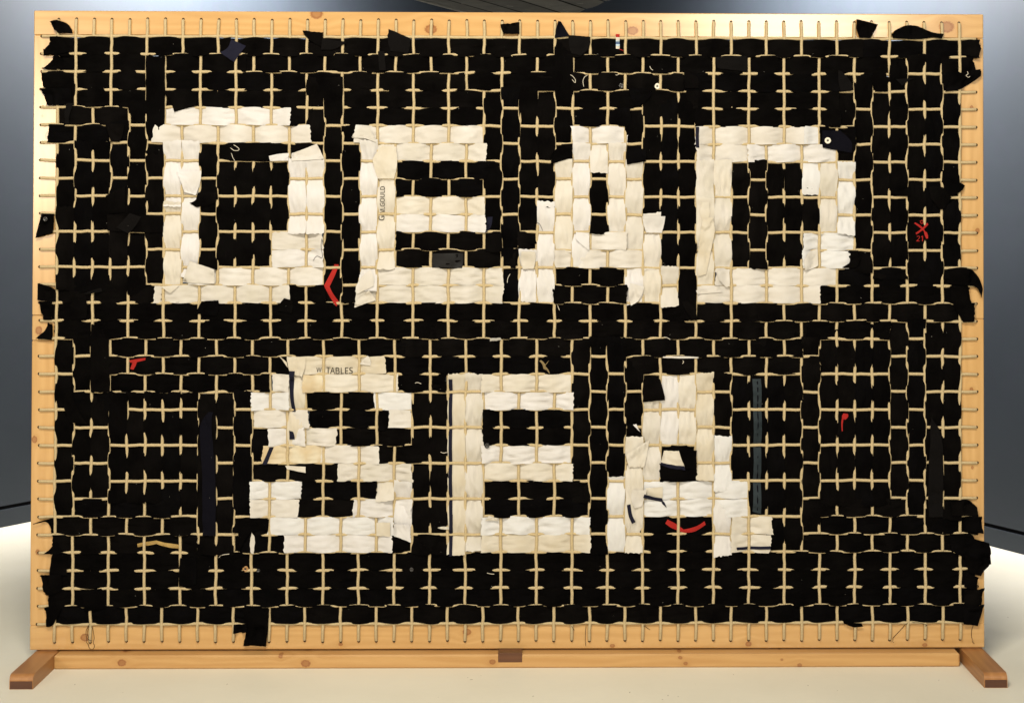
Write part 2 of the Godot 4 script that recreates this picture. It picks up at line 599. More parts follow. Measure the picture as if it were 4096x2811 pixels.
func build_hull() -> void:
	var h := thing("dark_hull", "dark plated hull hanging behind the frame, seen from below over its top edge", "hull", Vector3(0, 2.09, -1.7))
	var mats: Array[StandardMaterial3D] = []
	for c in [0.15, 0.125, 0.165, 0.115]:
		var m := cloth(lin(c * 0.75, c * 0.72, c * 0.64), lin(c * 1.35, c * 1.28, c * 1.10), int(c * 1000), 0.45, 0.5)
		mats.append(m)
	var d := Vector3(0.4014, 0, -0.9159)
	var n := Vector3(0.9159, 0, 0.4014)
	var lift := func(s: float) -> float: return 0.10 * pow(s + 0.62, 2.0)
	var cuts := [-1.0586, -0.933, -0.7977, -0.6436, -0.5046, -0.364, -0.225, -0.09, 0.05]
	for i in cuts.size() - 1:
		var rows := []
		for j in 4:
			var s: float = lerpf(cuts[i] + 0.006, cuts[i + 1] - 0.006, j / 3.0)
			var end := minf(1.847 - 1.03 * (s + 0.525), 2.5)
			var row := PackedVector3Array()
			for k in 5:
				var a := lerpf(0.6, end, k / 4.0)
				row.append(d * a + n * s + Vector3(0, (lift as Callable).call(s) + (0.0 if j % 3 else 0.004), 1.7))
			rows.append(row)
		var up := []
		for r in rows:
			var u := PackedVector3Array()
			for v in r:
				u.append(v + Vector3(0, 0.03, 0))
			up.append(u)
		var plate := obj("hull_plate", sheet(rows), mats[(i * 3 + 1) % 4], h)
		if i < 6:
			for k in 3:
				var a := 1.50 + k * 0.13 + 0.03 * sin(i * 2.3)
				var s: float = lerpf(cuts[i], cuts[i + 1], 0.2 + 0.15 * (k % 3))
				if a > 1.847 - 1.03 * (s + 0.525) - 0.03:
					continue
				var fm := obj("fixing", board(Vector3(0.035, 0.002, 0.004), 0.0005), plain(lin(0.30, 0.29, 0.26), 0.5), plate)
				fm.position = d * a + n * s + Vector3(0, (lift as Callable).call(s) - 0.0005, 1.7)
				fm.rotation.y = 0.75
	# the body above the plates
	var rows := []
	for j in 7:
		var s := lerpf(-1.05, 0.05, j / 6.0)
		var end := minf(1.847 - 1.03 * (s + 0.525), 2.5) - 0.004
		var row := PackedVector3Array()
		for k in 8:
			var t := float(k) / 7.0
			var a := lerpf(0.62, end, t)
			row.append(d * a + n * s + Vector3(0, (lift as Callable).call(s) + 0.012, 1.7))
		rows.append(row)
	obj("hull_lining", sheet(rows), plain(lin(0.012, 0.012, 0.011), 0.8), h)
	var rim := PackedVector3Array()
	for k in 6:
		rim.append(d * lerpf(0.6, 2.4, k / 5.0) + n * -1.062 + Vector3(0, (lift as Callable).call(-1.062) + 0.002, 1.7))
	obj("rim", tube(rim, 0.006, 8, 0.05), plain(lin(0.34, 0.33, 0.30), 0.4), h)
	var upper := CylinderMesh.new()
	upper.top_radius = 0.75
	upper.bottom_radius = 0.50
	upper.height = 1.6
	var ub := obj("hull_body", upper, mats[1], h)
	ub.position = d * 1.15 + n * -0.5 + Vector3(0, 0.82, 1.7)


# ---------------------------------------------------------------- the woven panel

func here(u: float, w: float, z: float) -> Vector3:
	return Vector3((u - COLS / 2.0) * CELL, (ROWS - w) * CELL, z)


# where a strip lies: t along it, s from -1 to 1 across it
func on_strip(k: Dictionary, t: float, s: float) -> Vector3:
	var i := floori(t)
	var f := t - i
	var e := f * f * (3.0 - 2.0 * f)
	var swing := lerpf(bulge(k, i), bulge(k, i + 1), e)
	var sd: float = k.seed
	var half := float(k.half) + float(k.spread) * swing + 0.024 * slow.get_noise_2d(t * 0.9, sd + s * 3.0)
	var centre: float = k.line + 0.5 + 0.035 * slow.get_noise_2d(t * 0.45, sd + 50.0)
	if k.flat and int(k.line) == 0:
		centre += 0.075
	elif k.flat and int(k.line) == ROWS - 1:
		centre -= 0.045
	var across := centre + s * half
	var z := MID + SWING * (2.0 * pow((swing + 1.0) / 2.0, 0.6) - 1.0) - 0.0016 * s * s * (0.6 + 0.4 * swing) + float(k.lift)
	var rise := 1.0 - absf(f - 0.5) * 0.9
	var end := smoothstep(0.5, 0.05, minf(t - float(k.a), float(k.b) - t))
	z += (0.0046 if k.light else 0.0016) * end
	rise *= 1.0 - 0.7 * end
	z += float(k.crease) * rise * (0.6 - 1.5 * absf(slow.get_noise_2d(t * 0.42 + sd, s * 1.15 + sd * 3.0)) + 0.35 * slow.get_noise_2d(t * 1.1 + sd, s * 2.3))
	# pleats where a cord pulls the cloth in
	var pull := maxf(0.0, -swing)
	z += 0.0009 * pull * pull * (1.0 - end) * sin(s * 7.5 + sd)
	var u := t
	var w := across
	if not k.flat:
		u = across
		w = t
	if u < 0.05 or u > COLS - 0.05 or w < 0.0 or w > ROWS:
		z = maxf(z, 0.0016)
	return Vector3(u, w, z)


func bulge(k: Dictionary, i: int) -> float:
	var behind := posmod(i, 2) == int(k.odd)
	if k.turned.has(i):
		behind = not behind
	return -1.0 if behind else 1.0


func strip(flat: bool, line: int, a: float, b: float, mats: Variant, odd: int, turned: Array) -> void:
	var light_: bool = not (mats is Array and mats == black)
	var mat: Material = mats[rng.randi() % mats.size()] if mats is Array else mats
	var k := {"flat": flat, "line": line, "a": a, "b": b, "light": light_, "odd": odd, "turned": turned, "seed": rng.randf() * 900.0, "lift": rng.randf() * 0.0009 + (0.0014 if light_ else 0.0), "crease": (0.0030 + 0.0030 * rng.randf()) if light_ else 0.0050, "spread": 0.009 if light_ else rng.randf_range(0.012, 0.027), "half": 0.496 if light_ else rng.randf_range(0.500, 0.518)}
	var nu := int(ceil((b - a) * 8.0)) + 1
	var skew := Vector2(rng.randf_range(-0.06, 0.06), rng.randf_range(-0.06, 0.06))
	var rows := []
	for i in nu:
		var row := PackedVector3Array()
		for j in 11:
			var s := j / 5.0 - 1.0
			var ra := a + 0.08 * fold.get_noise_2d(s * 2.2, float(k.seed) + 7.0) + skew.x * s
			var rb := b + 0.08 * fold.get_noise_2d(s * 2.2, float(k.seed) + 17.0) + skew.y * s
			var p := on_strip(k, lerpf(ra, rb, float(i) / (nu - 1)), s)
			row.append(here(p.x, p.y, p.z))
		rows.append(row)
	var o := obj("cloth_strip", cloth_sheet(rows), mat, home)
	k.node = o
	strips.append(k)
	for c in range(floori(a), ceili(b) + 1):
		for l in [line - 1, line, line + 1]:
			var key := Vector2i(c, l) if flat else Vector2i(l, c)
			if not by_cell.has(key):
				by_cell[key] = []
			by_cell[key].append(k)


func h(row: int, a: float, b: float, mats: Variant, odd: int, turned: Array = []) -> void:
	strip(true, row, a, b, mats, odd, turned)


func v(col: int, a: float, b: float, mats: Variant, odd: int, turned: Array = []) -> void:
	strip(false, col, a, b, mats, odd, turned)


func letter(label: String) -> void:
	if label == "":
		home = rug
		return
	home = Node3D.new()
	home.name = numbered("white_letter")
	rug.add_child(home)
	home.set_meta("label", label)


# [how far forward the cloth or cord reaches at a place, the strip that lies on top there]
func top_at(u: float, w: float, cords := true) -> Array:
	var z := 0.0
	var who = null
	for k in by_cell.get(Vector2i(floori(u), floori(w)), []):
		var t := u if k.flat else w
		var x := w if k.flat else u
		if t < k.a or t > k.b:
			continue
		var s: float = (x - (float(k.line) + 0.5)) / 0.5
		if absf(s) > 1.06:
			continue
		var p := on_strip(k, t, clampf(s, -1.0, 1.0))
		if p.z > z:
			z = p.z
			who = k
	z = maxf(z, laid.get(Vector2i(floori(u * 6.0), floori(w * 6.0)), 0.0))
	if cords and (absf(u - roundf(u)) < 0.1 and w > -1 and w < ROWS + 1 or absf(w - roundf(w)) < 0.1):
		z = maxf(z, CORD + 0.0050)
	return [z, who]


func along_line(pts: Array, t: float) -> Vector2:
	var x := t * (pts.size() - 1)
	var i := clampi(floori(x), 0, pts.size() - 2)
	var p0: Vector2 = pts[maxi(i - 1, 0)]
	var p3: Vector2 = pts[mini(i + 2, pts.size() - 1)]
	return (pts[i] as Vector2).cubic_interpolate(pts[i + 1], p0, p3, x - i)


# a loose end or patch of cloth between two edge lines, lying on whatever is under it
func flap(called: String, mat: Variant, left: Array, right: Array) -> void:
	var m: Material = mat[rng.randi() % mat.size()] if mat is Array else mat
	var sd := rng.randf() * 500.0
	var mine := []
	var span := 0.0
	for i in left.size():
		span = maxf(span, (left[i] as Vector2).distance_to(right[i]))
	var reach := 0.0
	for i in left.size() - 1:
		reach += maxf((left[i] as Vector2).distance_to(left[i + 1]), (right[i] as Vector2).distance_to(right[i + 1]))
	var nu := clampi(int(reach * 8.0), 6, 60)
	var nv := clampi(int(span * 8.0), 4, 24)
	var rows := []
	var middle := Vector2.ZERO
	for i in nu + 1:
		var t := float(i) / nu
		var a := along_line(left, t)
		var b := along_line(right, t)
		var row := PackedVector3Array()
		for j in nv + 1:
			var s := float(j) / nv
			var p := a.lerp(b, s)
			var edge := 1.0 if i == 0 or i == nu or j == 0 or j == nv else 0.0
			p += edge * 0.02 * Vector2(fold.get_noise_2d(t * 9.0, sd), fold.get_noise_2d(s * 9.0, sd + 30.0))
			var z := 0.0
			for q in [Vector2.ZERO, Vector2(0.11, 0), Vector2(-0.11, 0), Vector2(0, 0.11), Vector2(0, -0.11)]:
				z = maxf(z, top_at(p.x + q.x, p.y + q.y)[0])
			z += 0.0014 + 0.0030 * (0.5 + 0.5 * fold.get_noise_2d(p.x * 0.9 + sd, p.y * 0.9)) * (0.6 + 0.4 * sin(t * PI))
			row.append(here(p.x, p.y, z))
			mine.append([Vector2i(floori(p.x * 6.0), floori(p.y * 6.0)), z])
			middle += p / ((nu + 1) * (nv + 1))
		rows.append(row)
	for q in mine:
		laid[q[0]] = maxf(laid.get(q[0], 0.0), q[1])
	var who = top_at(middle.x, middle.y, false)[1]
	var parent: Node = rug
	if who != null and who.light and not (mat is Array and mat == black) and m != charcoal and m != ink:
		parent = who.node.get_parent()
	obj(called, cloth_sheet(rows), m, parent)


# trim, badges and stains: thin cloth sewn on, following the cloth under it; a part of the strip that carries it
func patch(called: String, mat: Variant, left: Array, right: Array, label := "") -> void:
	var m: Material = mat
	var reach := 0.0
	for i in left.size() - 1:
		reach += (left[i] as Vector2).distance_to(left[i + 1])
	var nu := clampi(int(reach * 7.0), 4, 60)
	var rows := []
	var middle := Vector2.ZERO
	for i in nu + 1:
		var t := float(i) / nu
		var row := PackedVector3Array()
		for j in 4:
			var p := along_line(left, t).lerp(along_line(right, t), j / 3.0)
			var under := 0.0
			for q in [Vector2.ZERO, Vector2(0.07, 0), Vector2(-0.07, 0), Vector2(0, 0.07), Vector2(0, -0.07)]:
				under = maxf(under, top_at(p.x + q.x, p.y + q.y, false)[0])
			row.append(here(p.x, p.y, under + 0.0009 + 0.0006 * float(j % 3 != 0) + (0.0012 * sin(t * 90.0) if called == "denim_waistband" else 0.0)))
			middle += p / ((nu + 1) * 4)
		rows.append(row)
	var o := obj(called, cloth_sheet(rows), m, carrier(middle))
	if label != "":
		o.set_meta("label", label)


func carrier(at: Vector2) -> Node:
	var who = top_at(at.x, at.y, false)[1]
	if who == null:
		return rug
	return who.node if who.node.get_parent() == rug else who.node.get_parent()


func button(at: Vector2, radius: float, mat: StandardMaterial3D) -> void:
	var r := radius * CELL
	var rows := []
	var uvs := []
	# a turned disc with a rim and a hollow centre
	for q in [Vector2(0.02, 0.0006), Vector2(0.30, 0.0006), Vector2(0.42, 0.0013), Vector2(0.62, 0.0021), Vector2(0.84, 0.0022), Vector2(0.97, 0.0014), Vector2(1.0, 0.0)]:
		var row := PackedVector3Array()
		var ur := PackedVector2Array()
		for s in 21:
			row.append(Vector3(cos(TAU * s / 20.0) * r * q.x, sin(TAU * s / 20.0) * r * q.x, q.y))
			ur.append(Vector2(s / 20.0, q.x))
		rows.append(row)
		uvs.append(ur)
	var z: float = top_at(at.x, at.y, false)[0]
	var o := obj("button", sheet(rows, uvs), mat, carrier(at))
	o.position = here(at.x, at.y, z + 0.0012)
	if mat != jet:
		var hole := CylinderMesh.new()
		hole.top_radius = r * 0.36
		hole.bottom_radius = r * 0.36
		hole.height = 0.001
		hole.radial_segments = 16
		var c := obj("button", hole, jet, o.get_parent())
		c.rotation.x = PI / 2.0
		c.position = o.position + Vector3(0, 0, 0.0007)
		c.name = numbered("button_centre")


func thread(mat: Variant, pts: Array) -> void:
	var m: Material = charcoal if mat is Array else mat
	var path := PackedVector3Array()
	for i in (pts.size() - 1) * 5 + 1:
		var p := along_line(pts, float(i) / ((pts.size() - 1) * 5))
		path.append(here(p.x, p.y, top_at(p.x, p.y)[0] + 0.0016))
	obj("loose_thread", tube(path, 0.0010 if m == ivory else 0.0006, 5, 0.02), m, rug)


func lettering(text: String, at: Vector2, turn: float, long: float, mat: Material) -> void:
	var font := SystemFont.new()
	font.font_names = PackedStringArray(["Droid Sans"])
	font.font_weight = 700 if long > 1.8 else 400
	var tm := TextMesh.new()
	tm.text = text
	tm.font = font
	tm.font_size = 32
	tm.pixel_size = 0.001
	tm.depth = 0.0
	var arr := tm.get_mesh_arrays()
	var p: PackedVector3Array = arr[Mesh.ARRAY_VERTEX]
	var box := AABB(p[0], Vector3.ZERO)
	for q in p:
		box = box.expand(q)
	var k := long / box.size.x
	var r := deg_to_rad(turn)
	for i in p.size():
		var q := (Vector2(p[i].x, p[i].y) - Vector2(box.get_center().x, box.get_center().y)) * k
		q = q.rotated(r)
		var u := at.x + q.x
		var w := at.y - q.y
		p[i] = here(u, w, float(top_at(u, w, false)[0]) + 0.0026)
	arr[Mesh.ARRAY_VERTEX] = p
	var m := ArrayMesh.new()
	m.add_surface_from_arrays(Mesh.PRIMITIVE_TRIANGLES, arr)
	obj("lettering", m, mat, carrier(at))


func writing(text: String, at: Vector2, turn: float, long: float, _line: int) -> void:
	lettering(text, at, turn, long, inked)


func writing_red(text: String, at: Vector2, turn: float, long: float) -> void:
	lettering(text, at, turn, long, red)


func build_rug() -> void:
	rug = thing("woven_panel", "black and white cloth panel woven on tan cord, its white strips spelling two words", "woven panel", Vector3(0, 1.76514 - ROWS * CELL, 0))
	home = rug
	var cm := cord_material()
	var hole_m := plain(lin(0.05, 0.025, 0.010), 0.9)
	var hole := CylinderMesh.new()
	hole.top_radius = 0.0040
	hole.bottom_radius = 0.0040
	hole.height = 0.0006
	hole.radial_segments = 12
	var holes := SurfaceTool.new()
	for n in COLS + 1 + ROWS + 1:
		var upright := n <= COLS
		var i := n if upright else n - COLS - 1
		var last := ROWS if upright else COLS
		var path := PackedVector3Array()
		var steps := int((last + 2) * 3.0)
		var a := -0.97 + rng.randf_range(-0.03, 0.03)
		var b := last + 0.99 + rng.randf_range(-0.03, 0.03)
		for s in steps + 1:
			var t := lerpf(a, b, float(s) / steps)
			if s == 1:
				t = a + 0.07
			elif s == steps - 1:
				t = b - 0.07
			var hold := clampf(minf(t - a, b - t) / 0.8, 0.0, 1.0)
			var off := (0.034 * slow.get_noise_2d(t * 0.7, n * 5.3) + 0.016 * slow.get_noise_2d(t * 2.1, n * 7.7 + 90.0)) * lerpf(0.5, 1.0, hold)
			var z := (0.0050 if upright else 0.0037) + 0.0004 * slow.get_noise_2d(t * 1.1, n * 3.1 + 40.0)
			path.append(here(i + off, t, z) if upright else here(t, i + off, z))
		# the ends dive into their holes
		path[0] = path[0] + Vector3(0, 0, -0.0080)
		path[path.size() - 1] = path[path.size() - 1] + Vector3(0, 0, -0.0080)
		for e in [0, path.size() - 1]:
			holes.append_from(hole, 0, Transform3D(Basis(Vector3.RIGHT, PI / 2.0), Vector3(path[e].x, path[e].y, 0.0002)))
		obj("cord", tube(path, CORD * (1.0 + 0.06 * slow.get_noise_1d(n * 11.0)), 8, 0.034), cm, rug)
	var ho := obj("cord_holes", holes.commit(), hole_m, rug)
	ho.set_meta("kind", "stuff")
	# rows of cloth, top to bottom: h(row, from, to, cloth, a cord that shows in front of it [, one more crossing that is turned over])
	h(0, -0.4, 9.7, black, 1)
	h(0, 9.5, 45.5, black, 0)
	h(0, 45.4, 52.1, black, 1)
	h(1, -0.3, 5.1, black, 1, [0])
	h(1, 5.9, 10.6, black, 0)
	h(1, 10.5, 47.3, black, 1)
	h(1, 49.9, 51.5, black, 1)
	h(2, -0.9, 5.0, black, 1)
	h(2, 5.9, 15.95, black, 0)
	h(2, 15.9, 22.9, black, 0)
	h(2, 22.8, 28.3, black, 1, [27])
	h(2, 28.9, 35.3, black, 0)
	h(2, 35.1, 46.0, black, 1)
	h(3, 0.6, 5.15, black, 1)
	h(3, 5.9, 14.3, black, 0)
	h(3, 15.8, 24.2, black, 0)
	h(3, 28.9, 33.2, black, 1)
	h(3, 32.9, 36.1, black, 1)
	h(3, 35.9, 44.1, black, 1)
	h(4, -0.05, 4.3, black, 0)
	h(4, 12.9, 14.3, black, 0)
	h(4, 15.9, 24.2, black, 0)
	h(4, 28.9, 32.3, black, 1)
	h(4, 35.9, 44.2, black, 1)
	h(5, -0.5, 3.3, black, 1)
	h(6, 8.9, 15.1, black, 1, [11])
	h(6, 27.9, 29.0, black, 0)
	h(7, 19.04, 24.9, black, 1)
	h(8, 19.04, 24.1, black, 0)
	h(11, 19.04, 25.0, black, 0)
	h(12, 19.04, 25.8, black, 1)
	h(12, 44.3, 45.2, black, 0)
	h(11, 25.9, 27.1, black, 1)
	h(13, 27.95, 32.0, black, 0)
	h(13, 44.0, 51.4, black, 0)
	h(14, -0.1, 5.9, black, 0)
	h(14, 12.9, 15.1, black, 0)
	h(14, 27.9, 32.1, black, 1)
	h(14, 42.9, 51.4, black, 0)
	h(15, -0.3, 3.0, black, 0)
	h(15, 2.8, 18.4, black, 0)
	h(15, 18.2, 35.3, black, 0)
	h(15, 35.2, 39.9, black, 0)
	h(15, 39.5, 51.8, black, 1)
	h(16, -0.1, 2.4, black, 0)
	h(16, 2.2, 21.3, black, 0)
	h(16, 21.0, 42.3, black, 0)
	h(16, 41.6, 47.0, black, 0)
	h(17, 2.8, 19.6, black, 1)
	h(17, 19.4, 30.0, black, 1)
	h(17, 30.8, 39.9, black, 1)
	h(17, 39.4, 42.0, black, 1)
	h(18, 2.5, 13.2, black, 0)
	h(18, 18.3, 29.3, black, 1)
	h(18, 31.8, 43.0, black, 0)
	h(19, 2.7, 12.0, black, 1)
	h(19, 18.9, 21.9, black, 1)
	h(20, 0.9, 3.1, black, 0)
	h(20, 13.9, 17.85, black, 0)
	h(21, 14.2, 18.68, black, 0)
	h(21, 23.97, 29.1, black, 1)
	h(22, 15.72, 20.1, black, 0)
	h(22, 23.97, 29.1, black, 1)
	h(23, 17.9, 20.9, black, 1)
	h(24, 10.95, 15.9, black, 1)
	h(23, 33.95, 36.05, black, 0)
	h(24, 33.95, 36.05, black, 1, [35])
	h(5, 43.0, 45.05, black, 0)
	h(25, 13.8, 18.03, black, 1)
	h(25, 23.9, 30.0, black, 0)
	h(26, 13.4, 16.75, black, 1)
	h(26, 23.9, 30.1, black, 0)
	h(26, 0.9, 6.5, black, 1)
	h(26, 42.0, 48.0, black, 0)
	h(27, -0.2, 8.1, black, 0)
	h(27, 10.0, 12.1, black, 0)
	h(27, 32.9, 37.1, black, 1)
	h(27, 42.9, 51.9, black, 1)
	h(28, -0.1, 8.0, black, 1)
	h(28, 9.9, 12.9, black, 0)
	h(28, 18.8, 22.1, black, 0)
	h(28, 32.9, 37.1, black, 1)
	h(28, 41.9, 51.8, black, 0)
	h(29, -0.1, 30.6, black, 1)
	h(29, 30.4, 51.9, black, 1)
	h(30, -0.2, 18.0, black, 1)
	h(30, 17.8, 51.8, black, 1)
	h(31, -0.3, 8.3, black, 1)
	h(31, 8.2, 27.0, black, 1)
	h(31, 26.8, 45.2, black, 1)
	h(31, 45.0, 51.9, black, 1)
	h(32, -0.35, 14.2, black, 0)
	h(32, 14.1, 39.5, black, 0)
	h(32, 39.3, 51.9, black, 0)
	# columns of black cloth: v(column, from, to, cloth, a cord that shows in front of it)
	v(0, 2.7, 4.1, black, 0)
	v(0, 5.8, 9.8, black, 0)
	v(0, 9.6, 14.3, black, 1)
	v(1, 5.9, 14.4, black, 1)
	v(2, 5.9, 14.4, black, 1)
	v(3, 4.8, 9.6, black, 0)
	v(3, 9.3, 14.8, black, 1, [11])
	v(4, 3.6, 14.6, black, 1)
	v(5, 1.1, 6.6, black, 0, [2, 4])
	v(5, 5.6, 14.1, black, 0)
	v(8, 5.9, 13.2, black, 0)
	v(9, 6.6, 13.05, black, 1)
	v(10, 6.6, 13.05, black, 1)
	v(11, 6.6, 13.05, black, 1)
	v(12, 6.6, 11.0, black, 1)
	v(14, 2.1, 6.2, black, 0)
	v(15, 2.3, 5.0, black, 1, [3])
	v(15, 4.9, 15.0, black, 1)
	v(16, 5.0, 15.0, black, 0)
	v(24, 2.9, 11.1, black, 1)
	v(25, 2.8, 12.1, black, 0)
	v(25, 11.9, 15.0, black, 1)
	v(26, 2.8, 11.6, black, 1, [3])
	v(27, 2.2, 9.6, black, 1)
	v(28, 0.3, 6.3, black, 0, [2])
	v(30, 7.5, 11.1, black, 0)
	v(32, 3.9, 7.1, black, 0)
	v(33, 2.9, 10.2, black, 1)
	v(34, 2.9, 13.0, black, 1)
	v(35, 2.9, 15.9, black, 1, [15])
	v(38, 6.9, 13.05, black, 1)
	v(39, 6.9, 13.05, black, 0)
	v(40, 6.9, 13.05, black, 1)
	v(41, 6.9, 13.05, black, 1)
	v(42, 8.5, 11.0, black, 1)
	v(44, 2.9, 7.1, black, 1)
	v(45, 2.1, 13.3, black, 0)
	v(46, 2.2, 13.6, black, 1)
	v(47, 0.8, 13.6, black, 1)
	v(48, 0.9, 13.8, black, 0)
	v(49, 0.9, 13.8, black, 0)
	v(50, 1.9, 13.6, black, 1)
	v(0, 16.9, 27.1, black, 1)
	v(1, 16.8, 26.3, black, 0)
	v(2, 16.2, 20.0, black, 1, [17, 19])
	v(2, 19.6, 26.3, black, 0)
	v(3, 20.0, 26.2, black, 1, [21])
	v(4, 20.0, 26.2, black, 1)
	v(5, 20.0, 26.2, black, 1)
	v(6, 20.0, 27.0, black, 1)
	v(7, 20.0, 27.1, black, 1)
	v(8, 20.1, 29.1, black, 0, [22, 24, 26])
	v(9, 19.9, 29.1, black, 0)
	v(10, 19.9, 27.8, black, 1, [25])
	v(11, 21.6, 24.2, black, 0)
	v(20, 19.8, 29.1, black, 0)
	v(21, 19.6, 29.1, black, 0)
	v(29, 16.9, 26.2, black, 1)
	v(30, 16.9, 29.1, black, 0)
	v(31, 16.9, 25.0, black, 1, [17])
	v(32, 17.9, 22.7, black, 0)
	v(33, 18.9, 20.2, black, 1)
	v(37, 18.9, 22.6, black, 0)
	v(38, 18.9, 25.1, black, 1)
	v(39, 18.9, 27.1, black, 1)
	v(40, 18.9, 29.1, black, 1)
	v(41, 18.9, 29.1, black, 1)
	v(42, 16.9, 28.4, black, 0)
	v(43, 16.5, 26.4, black, 1)
	v(44, 16.5, 26.4, black, 1)
	v(45, 16.2, 26.4, black, 1)
	v(46, 16.2, 26.4, black, 1)
	v(47, 15.9, 26.2, black, 0)
	v(48, 15.9, 27.5, black, 1)
	v(49, 16.0, 28.0, black, 0)
	v(50, 15.9, 27.2, black, 0)
	# the white letters, upper row
	letter("large cream cotton letter D, first letter of the upper word")
	h(4, 5.72, 13.1, cream, 0)
	h(5, 5.35, 14.25, cream, 1)
	v(6, 5.9, 9.6, cream, 1)
	v(6, 9.3, 14.05, cream, 0)
	v(7, 5.9, 13.6, cream, 1)
	v(13, 6.9, 11.1, cream, 0)
	v(14, 6.9, 11.1, cream, 0)
	h(11, 12.02, 14.95, cream, 0)
	h(12, 12.05, 15.0, cream, 0)
	h(13, 7.35, 15.0, cream, 1)
	h(14, 5.5, 13.1, cream, 0)
	letter("cream letter E of the upper word, ink name on its upright")
	h(5, 16.7, 24.05, cream, 0)
	h(6, 19.0, 24.15, cream, 1)
	v(17, 5.8, 14.3, cream, 1)
	v(18, 6.05, 8.1, cream, 0)
	v(18, 7.9, 13.1, cream, 0)
	h(9, 18.95, 24.05, cream, 1)
	h(10, 18.95, 24.12, cream, 1)
	h(13, 17.95, 25.1, cream, 0)
	h(14, 16.8, 25.1, cream, 0)
	letter("cream cotton letter A of the upper word, with stepped legs")
	h(5, 28.95, 32.1, cream, 0)
	v(28, 6.85, 12.1, cream, 0)
	v(29, 5.95, 13.0, cream, 1)
	v(30, 5.9, 7.65, cream, 0)
	v(31, 5.95, 11.1, cream, 1)
	v(32, 6.85, 12.1, cream, 0)
	v(27, 9.25, 15.0, cream, 1)
	v(26, 11.95, 14.95, cream, 1)
	v(33, 9.9, 13.1, cream, 1)
	h(11, 30.0, 32.05, cream, 0, [32])
	h(12, 28.0, 33.0, cream, 1)
	v(32, 12.9, 15.1, cream, 1)
	v(33, 12.9, 15.0, cream, 1)
	v(34, 12.9, 15.2, cream, 0)
	letter("cream cotton letter D ending the upper word, beside a buttoned black flap")
	h(5, 35.95, 42.3, cream, 1)
	h(5, 42.1, 43.05, white, 1)
	h(6, 36.0, 39.1, cream, 1)
	h(6, 38.9, 44.0, cream, 0)
	v(36, 6.9, 9.1, cream, 0, [8])
	v(37, 6.9, 9.0, cream, 1, [7])
	v(36, 9.0, 14.1, cream, 0, [10])
	v(37, 8.9, 13.2, cream, 1)
	v(42, 6.9, 8.85, white, 1)
	v(43, 6.9, 11.1, cream, 1)
	v(44, 7.0, 11.1, white, 0)
	h(11, 42.05, 45.0, white, 1)
	h(12, 42.0, 44.7, white, 1)
	h(13, 37.1, 44.0, cream, 0)
	h(14, 35.95, 43.0, cream, 0)
	letter("white letter S of patched strips with inked writing at its top")
	h(18, 12.9, 18.5, ivory, 1)
	h(19, 12.15, 13.1, cream, 0)
	h(19, 13.85, 15.05, stain, 1)
	h(19, 14.95, 19.2, cream, 1)
	v(13, 18.9, 23.1, ivory, 1)
	h(20, 10.98, 13.1, white, 0)
	h(20, 17.85, 20.0, white, 0)
	h(21, 11.1, 14.2, cream, 1)
	h(21, 18.7, 19.95, cream, 0)
	h(22, 11.95, 14.0, cream, 1)
	h(22, 14.0, 15.75, cream, 0)
	h(23, 11.6, 15.1, stain, 1)
	h(23, 14.9, 18.15, cream, 1)
	h(24, 15.85, 20.0, cream, 1)
	h(25, 10.93, 14.05, white, 0)
	v(18, 24.95, 26.1, cream, 1)
	v(19, 24.95, 28.1, cream, 0)
	h(26, 10.95, 13.65, cream, 0)
	h(26, 16.7, 20.0, cream, 1)
	h(27, 11.95, 19.0, white, 0)
	h(28, 12.85, 18.9, cream, 0)
	letter("white letter E of the lower word, navy edging down its left side")
	v(22, 18.95, 29.1, ivory, 0)
	v(23, 18.95, 28.9, cream, 0)
	h(19, 23.9, 29.02, cream, 1)
	h(20, 23.95, 29.08, cream, 0)
	h(23, 23.9, 29.0, cream, 1)
	h(24, 23.95, 29.05, cream, 0)
	h(27, 23.9, 30.02, white, 1)
	h(28, 23.9, 30.05, ivory, 1)
	letter("white letter A of the lower word, above a red chevron")
	v(33, 20.0, 25.0, cream, 1)
	v(34, 18.95, 22.95, cream, 1)
	v(35, 18.95, 22.95, cream, 1)
	v(36, 18.9, 24.95, ivory, 0)
	v(37, 22.45, 25.6, white, 0)
	v(32, 22.5, 29.0, cream, 0, [26])
	v(31, 24.75, 29.0, white, 1)
	h(25, 33.0, 39.0, white, 1)
	h(26, 33.0, 39.0, white, 1)
	v(37, 25.9, 29.2, cream, 0)
	h(27, 38.0, 40.3, cream, 1)
	h(28, 37.95, 40.2, cream, 1)
	letter("")

	# loose ends and patches lying over the weave
	flap("cloth_end", black, [Vector2(-0.44, -0.8), Vector2(-0.27, -0.43), Vector2(0.07, -0.14)], [Vector2(-0.07, -0.9), Vector2(0.53, -0.67), Vector2(0.87, -0.14)])
	flap("cloth_end", black, [Vector2(0, 0.01), Vector2(-0.56, 0.51), Vector2(-0.79, 0.75)], [Vector2(0.94, 0.87), Vector2(0.14, 1.01), Vector2(-0.76, 1.14)])
	flap("cloth_end", black, [Vector2(-0.06, 1.01), Vector2(-0.45, 1.48), Vector2(-0.89, 1.85)], [Vector2(0.95, 1.88), Vector2(0.01, 1.9), Vector2(-0.52, 1.92)])
	flap("cloth_end", black, [Vector2(-0.94, 2.97), Vector2(-0.05, 2.97), Vector2(0.82, 2.97)], [Vector2(-0.61, 3.91), Vector2(-0.04, 3.91), Vector2(0.83, 3.9)])
	flap("cloth_end", navy, [Vector2(9.75, 0.17), Vector2(9.58, 0.64), Vector2(9.11, 0.91)], [Vector2(10.58, 0.54), Vector2(10.22, 1.01), Vector2(9.89, 1.45)])
